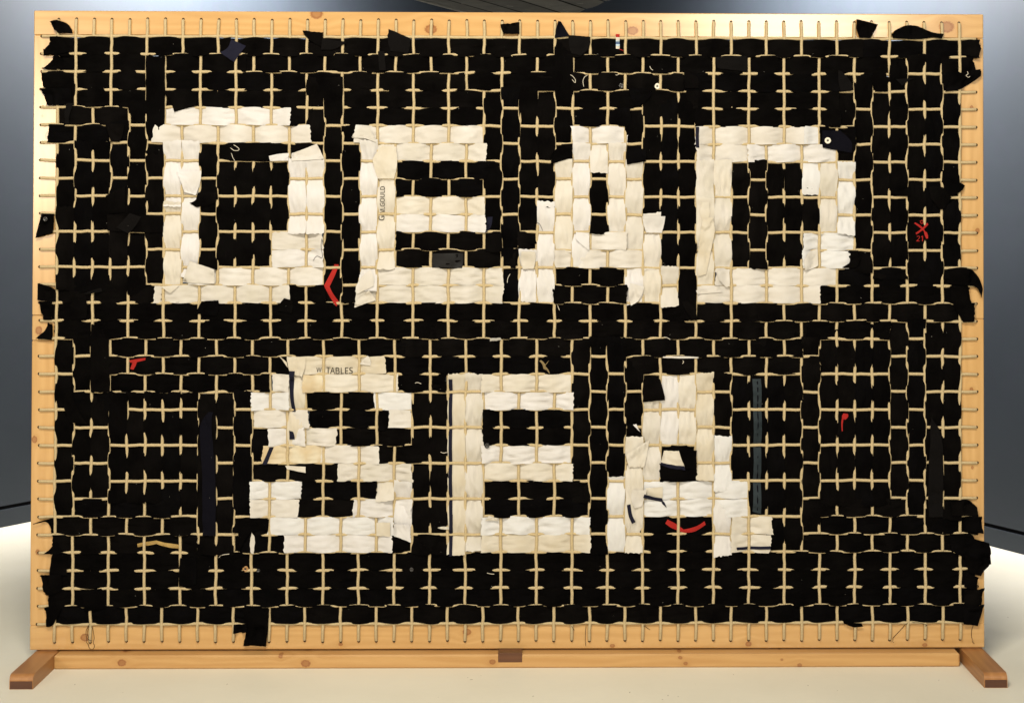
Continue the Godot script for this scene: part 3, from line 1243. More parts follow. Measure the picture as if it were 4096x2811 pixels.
	flap("cloth_end", black, [Vector2(5.89, 3.07), Vector2(6.36, 3.67), Vector2(6.59, 4.28)], [Vector2(7.76, 3.13), Vector2(7.83, 3.53), Vector2(7.79, 3.92)])
	flap("cloth_end", charcoal, [Vector2(0.56, 3.79), Vector2(0.43, 4.36), Vector2(0.47, 4.96)], [Vector2(0.96, 3.79), Vector2(0.76, 4.36), Vector2(0.67, 4.96)])
	flap("cloth_end", cream, [Vector2(6.71, 7.63), Vector2(6.98, 8.16), Vector2(7.15, 8.76)], [Vector2(8.11, 7.57), Vector2(8.08, 8.16), Vector2(7.79, 8.96)])
	flap("cloth_end", black, [Vector2(2.7, 4.96), Vector2(2.83, 5.36), Vector2(3.04, 5.96)], [Vector2(3.83, 4.95), Vector2(3.7, 5.56), Vector2(3.5, 5.96)])
	flap("cloth_end", black, [Vector2(-0.83, 9.99), Vector2(-0.99, 10.65), Vector2(-1.17, 11.38)], [Vector2(-0.1, 10.01), Vector2(-0.13, 10.71), Vector2(-0.19, 11.11)])
	flap("cloth_end", black, [Vector2(2.76, 8.97), Vector2(2.79, 9.5), Vector2(2.83, 10.04)], [Vector2(3.85, 8.43), Vector2(3.86, 9.5), Vector2(3.86, 9.9)])
	flap("cloth_end", black, [Vector2(2.86, 10.04), Vector2(4.39, 10.04), Vector2(5.99, 10.1)], [Vector2(2.87, 10.94), Vector2(4.4, 11.04), Vector2(6, 11.04)])
	flap("cloth_end", charcoal, [Vector2(4.13, 9.97), Vector2(3.73, 10.44), Vector2(3.4, 10.77)], [Vector2(4.79, 10.17), Vector2(4.46, 10.7), Vector2(4.07, 11.11)])
	flap("cloth_end", black, [Vector2(7.92, 8.82), Vector2(7.79, 9.23), Vector2(7.46, 9.39)], [Vector2(8.95, 8.75), Vector2(8.86, 9.36), Vector2(7.86, 9.63)])
	flap("cloth_end", black, [Vector2(-1.02, 13.89), Vector2(-0.44, 14.05), Vector2(0.03, 14.25)], [Vector2(-1.03, 14.85), Vector2(-0.5, 14.92), Vector2(0.03, 14.92)])
	flap("cloth_end", black, [Vector2(-0.9, 14.92), Vector2(-0.83, 15.45), Vector2(-0.69, 15.95)], [Vector2(-0.17, 14.92), Vector2(-0.2, 15.45), Vector2(-0.23, 15.95)])
	flap("cloth_end", black, [Vector2(0.9, 14.75), Vector2(0.83, 15.32), Vector2(0.9, 15.95)], [Vector2(1.69, 14.72), Vector2(1.76, 15.25), Vector2(1.7, 15.85)])
	flap("cloth_end", charcoal, [Vector2(1.69, 14.42), Vector2(2.16, 14.25), Vector2(2.55, 14.15)], [Vector2(1.49, 14.52), Vector2(2.09, 14.45), Vector2(2.62, 14.35)])
	flap("cloth_end", black, [Vector2(-0.42, 16.09), Vector2(-0.69, 16.59), Vector2(-1.12, 17)], [Vector2(-0.16, 16.32), Vector2(-0.15, 16.79), Vector2(-0.22, 17.09)])
	flap("cloth_end", black, [Vector2(8.15, 14.91), Vector2(7.95, 15.31), Vector2(7.79, 15.61)], [Vector2(9.12, 14.84), Vector2(9.12, 15.31), Vector2(9.02, 15.71)])
	flap("cloth_end", cream, [Vector2(7.47, 12.64), Vector2(7.28, 13.31), Vector2(7.08, 13.84)], [Vector2(8.88, 13.11), Vector2(8.88, 13.51), Vector2(8.88, 13.91)])
	flap("cloth_end", cream, [Vector2(5.85, 14.08), Vector2(6.08, 14.25), Vector2(6.35, 14.45)], [Vector2(6.91, 14.01), Vector2(6.75, 14.18), Vector2(6.42, 14.45)])
	flap("cloth_end", ink, [Vector2(8.58, 21.1), Vector2(8.12, 22.04), Vector2(8.27, 24.7), Vector2(8.29, 28.03)], [Vector2(8.85, 21.1), Vector2(8.79, 22.04), Vector2(9, 24.7), Vector2(9.02, 28.03)])
	flap("cloth_end", black, [Vector2(-1.23, 27.37), Vector2(-0.82, 27.22), Vector2(-0.09, 27.02)], [Vector2(-1.18, 27.38), Vector2(-0.48, 27.29), Vector2(-0.08, 27.79)])
	flap("cloth_end", black, [Vector2(0.66, 19.9), Vector2(0.47, 20.7), Vector2(0.84, 21.7)], [Vector2(0.92, 19.3), Vector2(1.06, 20.37), Vector2(1.8, 21.8)])
	flap("cloth_end", black, [Vector2(-0.6, 29.04), Vector2(-0.21, 28.74), Vector2(0.12, 28.34)], [Vector2(-0.07, 29.04), Vector2(0.19, 29.04), Vector2(0.46, 29.01)])
	flap("cloth_end", black, [Vector2(-0.07, 29.04), Vector2(-0.17, 29.6), Vector2(-0.23, 30.2)], [Vector2(0.72, 29.04), Vector2(0.73, 29.61), Vector2(0.73, 30.2)])
	flap("cloth_end", black, [Vector2(-0.8, 30.23), Vector2(-0.2, 30.15), Vector2(0.46, 30.14)], [Vector2(-0.52, 31.38), Vector2(-0.06, 31.26), Vector2(0.47, 31.07)])
	flap("cloth_end", black, [Vector2(-0.52, 32.03), Vector2(-0.19, 31.93), Vector2(0.48, 32)], [Vector2(-0.41, 33.09), Vector2(-0.18, 33.09), Vector2(0.02, 32.92)])
	flap("cloth_end", black, [Vector2(10.57, 32.08), Vector2(10.71, 33.15), Vector2(10.58, 34.18)], [Vector2(12.03, 32.09), Vector2(11.97, 33.15), Vector2(11.84, 34.28)])
	flap("cloth_end", black, [Vector2(10.04, 32.98), Vector2(10.37, 32.95), Vector2(10.77, 32.88)], [Vector2(10.01, 33.51), Vector2(10.44, 33.48), Vector2(10.81, 33.41)])
	flap("cloth_end", black, [Vector2(7.03, 29.28), Vector2(6.97, 30.08), Vector2(6.97, 30.88)], [Vector2(7.93, 29.22), Vector2(7.97, 30.02), Vector2(7.94, 30.75)])
	flap("cloth_end", black, [Vector2(1.66, 31.33), Vector2(1.67, 31.8), Vector2(1.74, 32.26)], [Vector2(2.89, 31), Vector2(2.93, 31.67), Vector2(2.93, 32.07)])
	flap("cloth_end", cream, [Vector2(11.05, 27.83), Vector2(10.95, 28.36), Vector2(10.99, 28.96)], [Vector2(11.18, 28.03), Vector2(11.22, 28.43), Vector2(11.15, 29.06)])
	flap("cloth_end", black, [Vector2(10.25, 27.26), Vector2(11.08, 27.16), Vector2(12.01, 27.09)], [Vector2(10.29, 28.96), Vector2(11.01, 27.83), Vector2(11.95, 27.76)])
	flap("cloth_end", black, [Vector2(13.72, -0.35), Vector2(13.89, -0.05), Vector2(14.16, 0.22)], [Vector2(14.92, -0.25), Vector2(14.91, 0.08), Vector2(14.89, 0.62)])
	flap("cloth_end", charcoal, [Vector2(14.89, 0.15), Vector2(15.5, 0.22), Vector2(16.27, 0.3)], [Vector2(14.83, 0.76), Vector2(15.5, 0.72), Vector2(16.17, 0.38)])
	flap("cloth_end", charcoal, [Vector2(18.58, -0.47), Vector2(18.55, 0.21), Vector2(18.72, 0.81)], [Vector2(19.82, 0.07), Vector2(19.79, 0.54), Vector2(19.72, 0.91)])
	flap("cloth_end", charcoal, [Vector2(18.01, 0.81), Vector2(18.05, 1.35), Vector2(18.08, 1.89)], [Vector2(18.38, 0.81), Vector2(18.42, 1.35), Vector2(18.45, 1.89)])
	flap("cloth_end", black, [Vector2(24.9, -0.73), Vector2(24.96, -0.49), Vector2(25.09, -0.19)], [Vector2(25.98, -0.87), Vector2(25.98, -0.5), Vector2(25.98, -0.19)])
	flap("cloth_end", cream, [Vector2(11.91, 6.74), Vector2(12.51, 6.61), Vector2(13.01, 6.57)], [Vector2(11.98, 7.04), Vector2(12.51, 7.01), Vector2(13.01, 7.01)])
	flap("cloth_end", cream, [Vector2(13.18, 6.57), Vector2(13.85, 6.34), Vector2(14.58, 6.03)], [Vector2(13.22, 7.01), Vector2(14.05, 6.97), Vector2(15.02, 6.9)])
	flap("cloth_end", ivory, [Vector2(18.26, 6.16), Vector2(17.73, 6.93), Vector2(18.04, 8)], [Vector2(19.04, 6.19), Vector2(19.11, 7.13), Vector2(18.94, 8)])
	flap("cloth_end", cream, [Vector2(17.09, 13.56), Vector2(16.82, 14.1), Vector2(16.89, 14.5)], [Vector2(17.62, 13.09), Vector2(17.82, 13.56), Vector2(17.82, 14.03)])
	flap("cloth_end", black, [Vector2(12.81, 14.71), Vector2(12.55, 15.04), Vector2(12.45, 15.44)], [Vector2(13.28, 14.84), Vector2(13.28, 15.17), Vector2(13.22, 15.58)])
	flap("cloth_end", black, [Vector2(24.08, 11.41), Vector2(24.58, 11.07), Vector2(25.02, 11.11)], [Vector2(24.08, 12.08), Vector2(24.59, 12.15), Vector2(25.06, 12.08)])
	flap("cloth_end", ivory, [Vector2(12.96, 18), Vector2(13.03, 18.5), Vector2(13.17, 19.03)], [Vector2(14.03, 18.03), Vector2(14, 18.57), Vector2(13.84, 19.1)])
	flap("cloth_end", ivory, [Vector2(12.53, 18), Vector2(12.73, 18.1), Vector2(12.96, 18.3)], [Vector2(12.56, 18.06), Vector2(12.8, 18.3), Vector2(13.03, 18.63)])
	flap("cloth_end", cream, [Vector2(17.47, 17.95), Vector2(17.17, 18.23), Vector2(17.04, 18.43)], [Vector2(17.57, 18), Vector2(17.67, 18.3), Vector2(17.64, 18.5)])
	flap("cloth_end", cream, [Vector2(12.89, 24.12), Vector2(13.46, 24.14), Vector2(14.04, 24.17)], [Vector2(12.99, 24.31), Vector2(13.53, 24.41), Vector2(14.05, 24.5)])
	flap("cloth_end", black, [Vector2(18.09, 21.31), Vector2(18.09, 21.71), Vector2(18.09, 22.14)], [Vector2(18.65, 21.31), Vector2(18.62, 21.71), Vector2(18.49, 22.16)])
	flap("cloth_end", cream, [Vector2(24.32, 26.92), Vector2(24.22, 27.06), Vector2(24.12, 27.19)], [Vector2(24.86, 27.09), Vector2(24.86, 27.16), Vector2(24.86, 27.22)])
	flap("cloth_end", cream, [Vector2(21.45, 27.59), Vector2(21.75, 27.52), Vector2(22.08, 27.55)], [Vector2(21.45, 27.62), Vector2(21.75, 27.69), Vector2(22.08, 27.69)])
	flap("cloth_end", ivory, [Vector2(18.02, 27.31), Vector2(18.02, 27.71), Vector2(18.02, 28.05)], [Vector2(18.81, 27.25), Vector2(18.81, 27.72), Vector2(18.81, 28.05)])
	flap("cloth_end", cream, [Vector2(19.01, 27.37), Vector2(19.01, 27.7), Vector2(19.01, 28.04)], [Vector2(19.84, 27.4), Vector2(19.91, 27.9), Vector2(19.96, 28.44)])
	flap("cloth_end", ink, [Vector2(28.18, -0.94), Vector2(28.05, -0.5), Vector2(27.98, 0.04)], [Vector2(28.31, -0.91), Vector2(28.58, -0.51), Vector2(28.82, -0.1)])
	flap("cloth_end", charcoal, [Vector2(28.75, -0.13), Vector2(28.79, 0.44), Vector2(28.92, 0.91)], [Vector2(30, -0.04), Vector2(29.93, 0.57), Vector2(29.46, 1.04)])
	flap("cloth_end", charcoal, [Vector2(37.11, 1.08), Vector2(37.12, 1.49), Vector2(37.22, 1.72)], [Vector2(38.84, 1.01), Vector2(38.9, 1.48), Vector2(38.87, 1.89)])
	flap("cloth_end", black, [Vector2(32.16, 2.85), Vector2(32.29, 3.39), Vector2(32.56, 3.86)], [Vector2(33.17, 2.88), Vector2(33.47, 3.19), Vector2(32.97, 3.79)])
	flap("cloth_end", black, [Vector2(35.29, 1.76), Vector2(35.29, 2.3), Vector2(35.33, 2.84)], [Vector2(36.07, 2.23), Vector2(36.12, 2.57), Vector2(36.12, 2.84)])
	flap("cloth_end", black, [Vector2(28.13, 6.23), Vector2(27.79, 6.64), Vector2(27.79, 7.17)], [Vector2(28.93, 6.26), Vector2(28.97, 6.57), Vector2(28.8, 6.84)])
	flap("cloth_end", black, [Vector2(32.13, 6.22), Vector2(32.03, 6.69), Vector2(32.06, 7.18)], [Vector2(33.14, 6.29), Vector2(33.16, 6.69), Vector2(33.14, 6.99)])
	flap("cloth_end", cream, [Vector2(32.94, 10.08), Vector2(33.01, 10.52), Vector2(33.17, 11.02)], [Vector2(34.24, 10.08), Vector2(34.18, 10.52), Vector2(34.05, 11.02)])
	flap("cloth_end", cream, [Vector2(29.21, 10.98), Vector2(29.21, 11.4), Vector2(29.88, 11.99)], [Vector2(29.95, 11.03), Vector2(29.95, 11.53), Vector2(29.95, 12)])
	flap("cloth_end", ivory, [Vector2(36.28, 9.27), Vector2(36.21, 9.98), Vector2(36.48, 10.58)], [Vector2(36.68, 9.27), Vector2(36.75, 9.91), Vector2(36.61, 10.58)])
	flap("cloth_end", ivory, [Vector2(36.34, 10.25), Vector2(36.14, 11.52), Vector2(36.08, 13.47)], [Vector2(36.88, 10.11), Vector2(37.02, 10.98), Vector2(36.55, 13.34)])
	flap("cloth_end", cream, [Vector2(35.98, 14.25), Vector2(36.62, 14.21), Vector2(37.22, 13.98)], [Vector2(36.08, 14.48), Vector2(36.75, 14.41), Vector2(37.49, 14.35)])
	flap("cloth_end", cream, [Vector2(37.16, 13.14), Vector2(37.29, 13.67), Vector2(37.69, 14.08)], [Vector2(37.86, 13.07), Vector2(37.9, 13.54), Vector2(37.9, 14.04)])
	flap("cloth_end", cream, [Vector2(32.27, 13.85), Vector2(32.17, 14.49), Vector2(32.31, 15.14)], [Vector2(33.05, 14.05), Vector2(32.95, 14.49), Vector2(32.71, 14.89)])
	flap("cloth_end", cream, [Vector2(26.16, 12.08), Vector2(26.06, 12.48), Vector2(26.19, 13.08)], [Vector2(26.91, 12.08), Vector2(26.93, 12.55), Vector2(26.8, 13.05)])
	flap("cloth_end", black, [Vector2(35.17, 14.89), Vector2(35.41, 15.42), Vector2(35.74, 15.89)], [Vector2(35.47, 14.82), Vector2(35.88, 15.22), Vector2(36.08, 15.93)])
	flap("cloth_end", grey, [Vector2(24.36, 16.97), Vector2(24.36, 17.04), Vector2(24.36, 17.14)], [Vector2(24.97, 16.94), Vector2(24.99, 17.01), Vector2(25, 17.07)])
	flap("cloth_end", black, [Vector2(33.12, 19.26), Vector2(32.99, 19.83), Vector2(32.99, 20.56)], [Vector2(33.96, 19.26), Vector2(34.13, 19.83), Vector2(34.25, 20.44)])
	flap("cloth_end", cream, [Vector2(32.05, 23.45), Vector2(32.09, 23.79), Vector2(32.22, 24.26)], [Vector2(33.36, 22.65), Vector2(33.26, 23.32), Vector2(33.06, 24.19)])
	flap("cloth_end", ivory, [Vector2(34.17, 23.29), Vector2(34.1, 23.59), Vector2(33.99, 23.96)], [Vector2(35.01, 23.29), Vector2(35.18, 23.79), Vector2(35.38, 24.19)])
	flap("cloth_end", black, [Vector2(35.04, 23.32), Vector2(35.21, 23.79), Vector2(35.38, 24.29)], [Vector2(36.02, 23.25), Vector2(36.02, 23.79), Vector2(36.02, 24.26)])
	flap("cloth_end", ivory, [Vector2(33.16, 25.39), Vector2(33.1, 25.56), Vector2(33.03, 25.76)], [Vector2(34.1, 25.29), Vector2(34.1, 25.66), Vector2(34.1, 26)])
	flap("cloth_end", cream, [Vector2(32.39, 25.46), Vector2(32.32, 25.93), Vector2(32.53, 26.5)], [Vector2(33.2, 25.46), Vector2(33.1, 25.86), Vector2(32.93, 26.4)])
	flap("cloth_end", black, [Vector2(32.05, 21.71), Vector2(32.12, 22.05), Vector2(32.19, 22.31)], [Vector2(32.52, 21.84), Vector2(32.65, 22.05), Vector2(32.59, 22.28)])
	flap("cloth_end", cream, [Vector2(32.42, 21.81), Vector2(32.52, 21.91), Vector2(32.65, 22.05)], [Vector2(32.62, 21.78), Vector2(32.72, 21.98), Vector2(32.86, 22.25)])
	flap("cloth_end", cream, [Vector2(34.12, 17.99), Vector2(35.07, 17.97), Vector2(36.11, 18.01)], [Vector2(34.13, 18.08), Vector2(35.07, 18.1), Vector2(36.11, 18.1)])
	flap("cloth_end", black, [Vector2(45.1, -1.11), Vector2(45.1, -0.57), Vector2(45.24, -0.03)], [Vector2(46.35, -0.81), Vector2(46.15, -0.44), Vector2(45.88, -0.03)])
	flap("cloth_end", black, [Vector2(47.1, -0.24), Vector2(47.37, -0.51), Vector2(47.91, -0.75), Vector2(48.59, -0.75), Vector2(49.13, -0.48), Vector2(50.08, -0.28)], [Vector2(47.17, -0.03), Vector2(47.71, -0), Vector2(48.25, 0.03), Vector2(48.93, -0.01), Vector2(49.4, -0.11), Vector2(49.95, -0.01)])
	flap("cloth_end", black, [Vector2(51.1, 0.12), Vector2(51.71, 0.05), Vector2(52.22, 0.45)], [Vector2(51.1, 0.86), Vector2(51.64, 0.96), Vector2(52.05, 0.93)])
	flap("cloth_end", black, [Vector2(51.06, 1.03), Vector2(51.37, 1.03), Vector2(51.74, 1.1)], [Vector2(51.1, 1.85), Vector2(51.5, 1.84), Vector2(51.93, 1.84)])
	flap("cloth_end", black, [Vector2(50.49, 2.05), Vector2(51.37, 1.85), Vector2(52.22, 1.71)], [Vector2(50.15, 3), Vector2(51.16, 2.79), Vector2(52.18, 2.11)])
	flap("cloth_end", charcoal, [Vector2(47.3, 2.3), Vector2(47.5, 2.47), Vector2(47.67, 2.66)], [Vector2(48.42, 2.23), Vector2(48.04, 2.4), Vector2(47.71, 2.66)])
	flap("cloth_end", black, [Vector2(45.81, 2.13), Vector2(46.01, 2.54), Vector2(46.15, 3.01)], [Vector2(46.76, 1.79), Vector2(46.82, 2.4), Vector2(46.89, 3.01)])
	flap("cloth_end", charcoal, [Vector2(44.05, 1.8), Vector2(44.05, 2.41), Vector2(44.18, 3.02)], [Vector2(44.25, 1.87), Vector2(44.79, 2.48), Vector2(44.86, 2.95)])
	flap("cloth_end", ink, [Vector2(43.13, 5.22), Vector2(43.13, 5.72), Vector2(43.15, 6.19)], [Vector2(44.18, 5.21), Vector2(44.79, 5.85), Vector2(44.82, 6.49)])
	flap("cloth_end", black, [Vector2(50.07, 7.93), Vector2(50.75, 8.07), Vector2(51.32, 8.3)], [Vector2(50.14, 8.74), Vector2(50.61, 8.88), Vector2(51.22, 8.5)])
	flap("cloth_end", black, [Vector2(47.09, 8.64), Vector2(47.63, 8.54), Vector2(48.17, 8.37)], [Vector2(47.19, 8.84), Vector2(47.7, 8.91), Vector2(48.17, 8.94)])
	flap("cloth_end", black, [Vector2(49.19, 8.4), Vector2(49.66, 8.33), Vector2(50.07, 8.47)], [Vector2(49.26, 9.01), Vector2(49.93, 9.68), Vector2(50.48, 9)])
	flap("cloth_end", black, [Vector2(50.4, 13.12), Vector2(51.48, 13.02), Vector2(52.03, 13.52), Vector2(52.3, 14.26)], [Vector2(50.4, 13.93), Vector2(51.14, 13.96), Vector2(51.89, 14.1), Vector2(52.23, 14.74)])
	flap("cloth_end", black, [Vector2(50.47, 13.93), Vector2(50.47, 14.8), Vector2(51.14, 16.05)], [Vector2(51.52, 14.1), Vector2(51.62, 15.01), Vector2(51.72, 16.05)])
	flap("cloth_end", cream, [Vector2(42.89, 11.92), Vector2(42.35, 12.12), Vector2(42.08, 12.59)], [Vector2(42.93, 12.86), Vector2(42.49, 13.06), Vector2(42.15, 13.13)])
	flap("cloth_end", black, [Vector2(44.25, 12.96), Vector2(44.72, 12.66), Vector2(44.92, 12.39)], [Vector2(44.38, 12.99), Vector2(45.06, 12.92), Vector2(45.29, 12.39)])
	flap("cloth_end", charcoal, [Vector2(49.31, 21.38), Vector2(49.2, 23.4), Vector2(49.13, 25.41), Vector2(49.16, 27.02)], [Vector2(49.78, 22.05), Vector2(49.98, 23.4), Vector2(49.98, 25.41), Vector2(49.97, 27.02)])
	flap("cloth_end", black, [Vector2(50.45, 26.22), Vector2(51.33, 26.05), Vector2(51.93, 26.49)], [Vector2(50.45, 26.95), Vector2(51.32, 26.96), Vector2(52, 27.02)])
	flap("cloth_end", black, [Vector2(51.19, 26.99), Vector2(51.66, 26.97), Vector2(52.2, 26.99)], [Vector2(51.19, 27.83), Vector2(51.66, 27.86), Vector2(52.3, 27.98)])
	flap("cloth_end", black, [Vector2(50.31, 28.08), Vector2(51.46, 28.19), Vector2(52.67, 28.57)], [Vector2(50.44, 28.89), Vector2(51.12, 29.29), Vector2(52.77, 29.76)])
	flap("cloth_end", black, [Vector2(51.15, 29.09), Vector2(51.32, 29.76), Vector2(51.45, 30.16)], [Vector2(52.74, 29.7), Vector2(52.33, 30.03), Vector2(52.13, 30.37)])
	flap("cloth_end", black, [Vector2(51.18, 30.03), Vector2(51.52, 30.23), Vector2(51.99, 30.43)], [Vector2(51.18, 30.97), Vector2(51.52, 31.1), Vector2(51.86, 31.17)])
	flap("cloth_end", black, [Vector2(51.18, 31.1), Vector2(51.79, 31.1), Vector2(52.36, 31.04)], [Vector2(51.18, 31.97), Vector2(51.79, 32.01), Vector2(52.16, 31.98)])
	flap("cloth_end", black, [Vector2(51.11, 31.97), Vector2(51.79, 32.01), Vector2(52.32, 31.94)], [Vector2(51.11, 33.05), Vector2(51.58, 33.11), Vector2(51.96, 33.18)])
	flap("cloth_end", black, [Vector2(44.3, 32.83), Vector2(44.84, 32.96), Vector2(45.34, 33)], [Vector2(44.37, 33.03), Vector2(44.91, 33.23), Vector2(45.48, 33.2)])
	flap("cloth_end", cream, [Vector2(16.54, 5.66), Vector2(16.89, 5.25), Vector2(17.52, 5.06)], [Vector2(16.59, 5.72), Vector2(17.26, 5.74), Vector2(17.93, 5.96)])
	flap("cloth_end", cream, [Vector2(16.73, 15.23), Vector2(16.89, 14.84), Vector2(17.56, 14.27)], [Vector2(16.77, 15.25), Vector2(17.43, 15), Vector2(17.93, 14.84)])
	# edging, badges, buttons, threads and writing
	patch("navy_edging", navy, [Vector2(24.19, 10.15), Vector2(24.18, 10.6), Vector2(24.08, 11.02)], [Vector2(24.49, 10.13), Vector2(24.43, 10.6), Vector2(24.21, 11.02)], "")
	patch("navy_edging", navy, [Vector2(13.1, 18.8), Vector2(13.12, 19.37), Vector2(13.17, 20.37), Vector2(13.24, 21.09)], [Vector2(13.42, 18.82), Vector2(13.36, 19.37), Vector2(13.36, 20.37), Vector2(13.46, 21.09)], "")
	patch("navy_edging", navy, [Vector2(13.11, 22.14), Vector2(13.12, 22.41), Vector2(13.12, 22.65)], [Vector2(13.33, 22.21), Vector2(13.4, 22.44), Vector2(13.41, 22.65)], "")
	patch("navy_edging", navy, [Vector2(12.02, 23.07), Vector2(11.82, 23.57), Vector2(11.6, 24.04)], [Vector2(12.25, 23.07), Vector2(12.05, 23.57), Vector2(11.87, 24.04)], "")
	patch("navy_edging", navy, [Vector2(22.05, 19.27), Vector2(22.05, 22.04), Vector2(22.06, 25.05), Vector2(22.12, 28.05)], [Vector2(22.26, 19.27), Vector2(22.25, 22.04), Vector2(22.26, 25.05), Vector2(22.3, 28.05)], "")
	patch("navy_edging", navy, [Vector2(22.11, 26.84), Vector2(22.1, 27.97), Vector2(22.1, 29.19)], [Vector2(22.3, 26.84), Vector2(22.29, 27.98), Vector2(22.28, 29.19)], "")
	patch("navy_edging", navy, [Vector2(35.95, 5.04), Vector2(35.94, 5.61), Vector2(35.97, 6.21)], [Vector2(36.15, 5.04), Vector2(36.13, 5.61), Vector2(36.15, 6.21)], "")
	patch("navy_edging", navy, [Vector2(34, 23.92), Vector2(34.67, 24.09), Vector2(35.31, 24.12)], [Vector2(34, 24.09), Vector2(34.67, 24.29), Vector2(35.38, 24.36)], "")
	patch("navy_edging", navy, [Vector2(33.06, 25.7), Vector2(33.6, 25.86), Vector2(34.07, 25.93)], [Vector2(33, 25.9), Vector2(33.53, 26.06), Vector2(34.14, 26.16)], "")
	patch("navy_edging", navy, [Vector2(34.04, 26.16), Vector2(34.1, 26.27), Vector2(34.27, 26.4)], [Vector2(34.17, 26.13), Vector2(34.24, 26.23), Vector2(34.34, 26.47)], "")
	patch("navy_edging", navy, [Vector2(32.09, 26.32), Vector2(32.19, 26.93), Vector2(32.39, 27.38)], [Vector2(32.29, 26.26), Vector2(32.39, 26.87), Vector2(32.59, 27.27)], "")
	patch("navy_edging", navy, [Vector2(38.27, 28.7), Vector2(38.91, 28.7), Vector2(40.19, 28.62)], [Vector2(38.31, 28.87), Vector2(38.91, 28.86), Vector2(40.19, 28.8)], "")
	patch("denim_waistband", denim, [Vector2(39.19, 19.26), Vector2(39.25, 21.38), Vector2(39.25, 24.06), Vector2(39.21, 26.74)], [Vector2(39.68, 19.26), Vector2(39.72, 21.38), Vector2(39.68, 24.06), Vector2(39.69, 26.87)], "faded grey denim band with ruched edges")
	patch("denim_seam", ink, [Vector2(39.43, 19.26), Vector2(39.47, 21.38), Vector2(39.45, 24.06), Vector2(39.44, 26.74)], [Vector2(39.5, 19.26), Vector2(39.54, 21.38), Vector2(39.52, 24.06), Vector2(39.51, 26.81)], "")
	patch("satin_patch", satin, [Vector2(21.03, 12.22), Vector2(21.03, 12.59), Vector2(21.1, 12.99)], [Vector2(22.84, 12.18), Vector2(22.84, 12.58), Vector2(22.78, 13.02)], "shiny grey satin patch")
	patch("red_chevron", red, [Vector2(15.58, 12.82), Vector2(15.36, 13.37), Vector2(15.03, 14)], [Vector2(15.83, 12.84), Vector2(15.63, 13.43), Vector2(15.34, 14.07)], "")
	patch("red_chevron", red, [Vector2(15.03, 14), Vector2(15.29, 14.57), Vector2(15.7, 15.21)], [Vector2(15.34, 14.07), Vector2(15.55, 14.5), Vector2(15.84, 14.92)], "")
	patch("red_chevron", red, [Vector2(34.39, 27.14), Vector2(34.84, 27.4), Vector2(35.31, 27.73)], [Vector2(34.26, 27.37), Vector2(34.68, 27.67), Vector2(35.31, 27.93)], "")
	patch("red_chevron", red, [Vector2(35.31, 27.73), Vector2(35.89, 27.57), Vector2(36.48, 27.26)], [Vector2(35.31, 27.93), Vector2(35.95, 27.81), Vector2(36.54, 27.44)], "")
	patch("red_badge", red, [Vector2(4.08, 18.23), Vector2(4.51, 18.15), Vector2(5.05, 18.07)], [Vector2(4.18, 18.37), Vector2(4.57, 18.31), Vector2(5.04, 18.2)], "")
	patch("red_badge", red, [Vector2(4.32, 18.27), Vector2(4.24, 18.47), Vector2(4.16, 18.7)], [Vector2(4.57, 18.3), Vector2(4.5, 18.5), Vector2(4.36, 18.75)], "")
	patch("red_badge", red, [Vector2(44.38, 21.21), Vector2(44.27, 21.34), Vector2(44.25, 21.51)], [Vector2(44.61, 21.23), Vector2(44.63, 21.37), Vector2(44.44, 21.55)], "")
	patch("red_badge", red, [Vector2(44.24, 21.48), Vector2(44.21, 21.78), Vector2(44.23, 22.18)], [Vector2(44.34, 21.51), Vector2(44.29, 21.81), Vector2(44.29, 22.18)], "")
	patch("red_badge", red, [Vector2(48.37, 10.46), Vector2(48.71, 10.73), Vector2(49.12, 11.1)], [Vector2(48.44, 10.41), Vector2(48.81, 10.66), Vector2(49.17, 11.2)], "")
	patch("red_badge", red, [Vector2(48.91, 10.9), Vector2(48.95, 11.1), Vector2(49.05, 11.33)], [Vector2(49.08, 10.96), Vector2(49.13, 11.13), Vector2(49.14, 11.31)], "")
	patch("red_badge", red, [Vector2(49.12, 10.42), Vector2(48.78, 10.76), Vector2(48.43, 11)], [Vector2(49.19, 10.53), Vector2(48.85, 10.84), Vector2(48.47, 11.1)], "")
	patch("red_badge", red, [Vector2(48.93, 10.45), Vector2(48.86, 10.46), Vector2(48.82, 10.52)], [Vector2(48.87, 10.42), Vector2(48.84, 10.43), Vector2(48.81, 10.45)], "")
	patch("red_badge", red, [Vector2(48.82, 10.52), Vector2(48.77, 10.46), Vector2(48.7, 10.45)], [Vector2(48.81, 10.45), Vector2(48.79, 10.43), Vector2(48.76, 10.42)], "")
	patch("red_badge", red, [Vector2(48.7, 10.45), Vector2(48.73, 10.39), Vector2(48.69, 10.32)], [Vector2(48.76, 10.42), Vector2(48.76, 10.39), Vector2(48.75, 10.35)], "")
	patch("red_badge", red, [Vector2(48.69, 10.32), Vector2(48.77, 10.31), Vector2(48.81, 10.25)], [Vector2(48.75, 10.35), Vector2(48.79, 10.34), Vector2(48.81, 10.32)], "")
	patch("red_badge", red, [Vector2(48.81, 10.25), Vector2(48.86, 10.31), Vector2(48.93, 10.31)], [Vector2(48.81, 10.32), Vector2(48.84, 10.34), Vector2(48.87, 10.35)], "")
	patch("red_badge", red, [Vector2(48.93, 10.31), Vector2(48.9, 10.38), Vector2(48.93, 10.45)], [Vector2(48.87, 10.35), Vector2(48.87, 10.38), Vector2(48.87, 10.42)], "")
	patch("gold_chevron", gold, [Vector2(4.63, 28.47), Vector2(5.16, 28.38), Vector2(5.71, 28.27)], [Vector2(4.64, 28.68), Vector2(5.17, 28.6), Vector2(5.71, 28.46)], "")
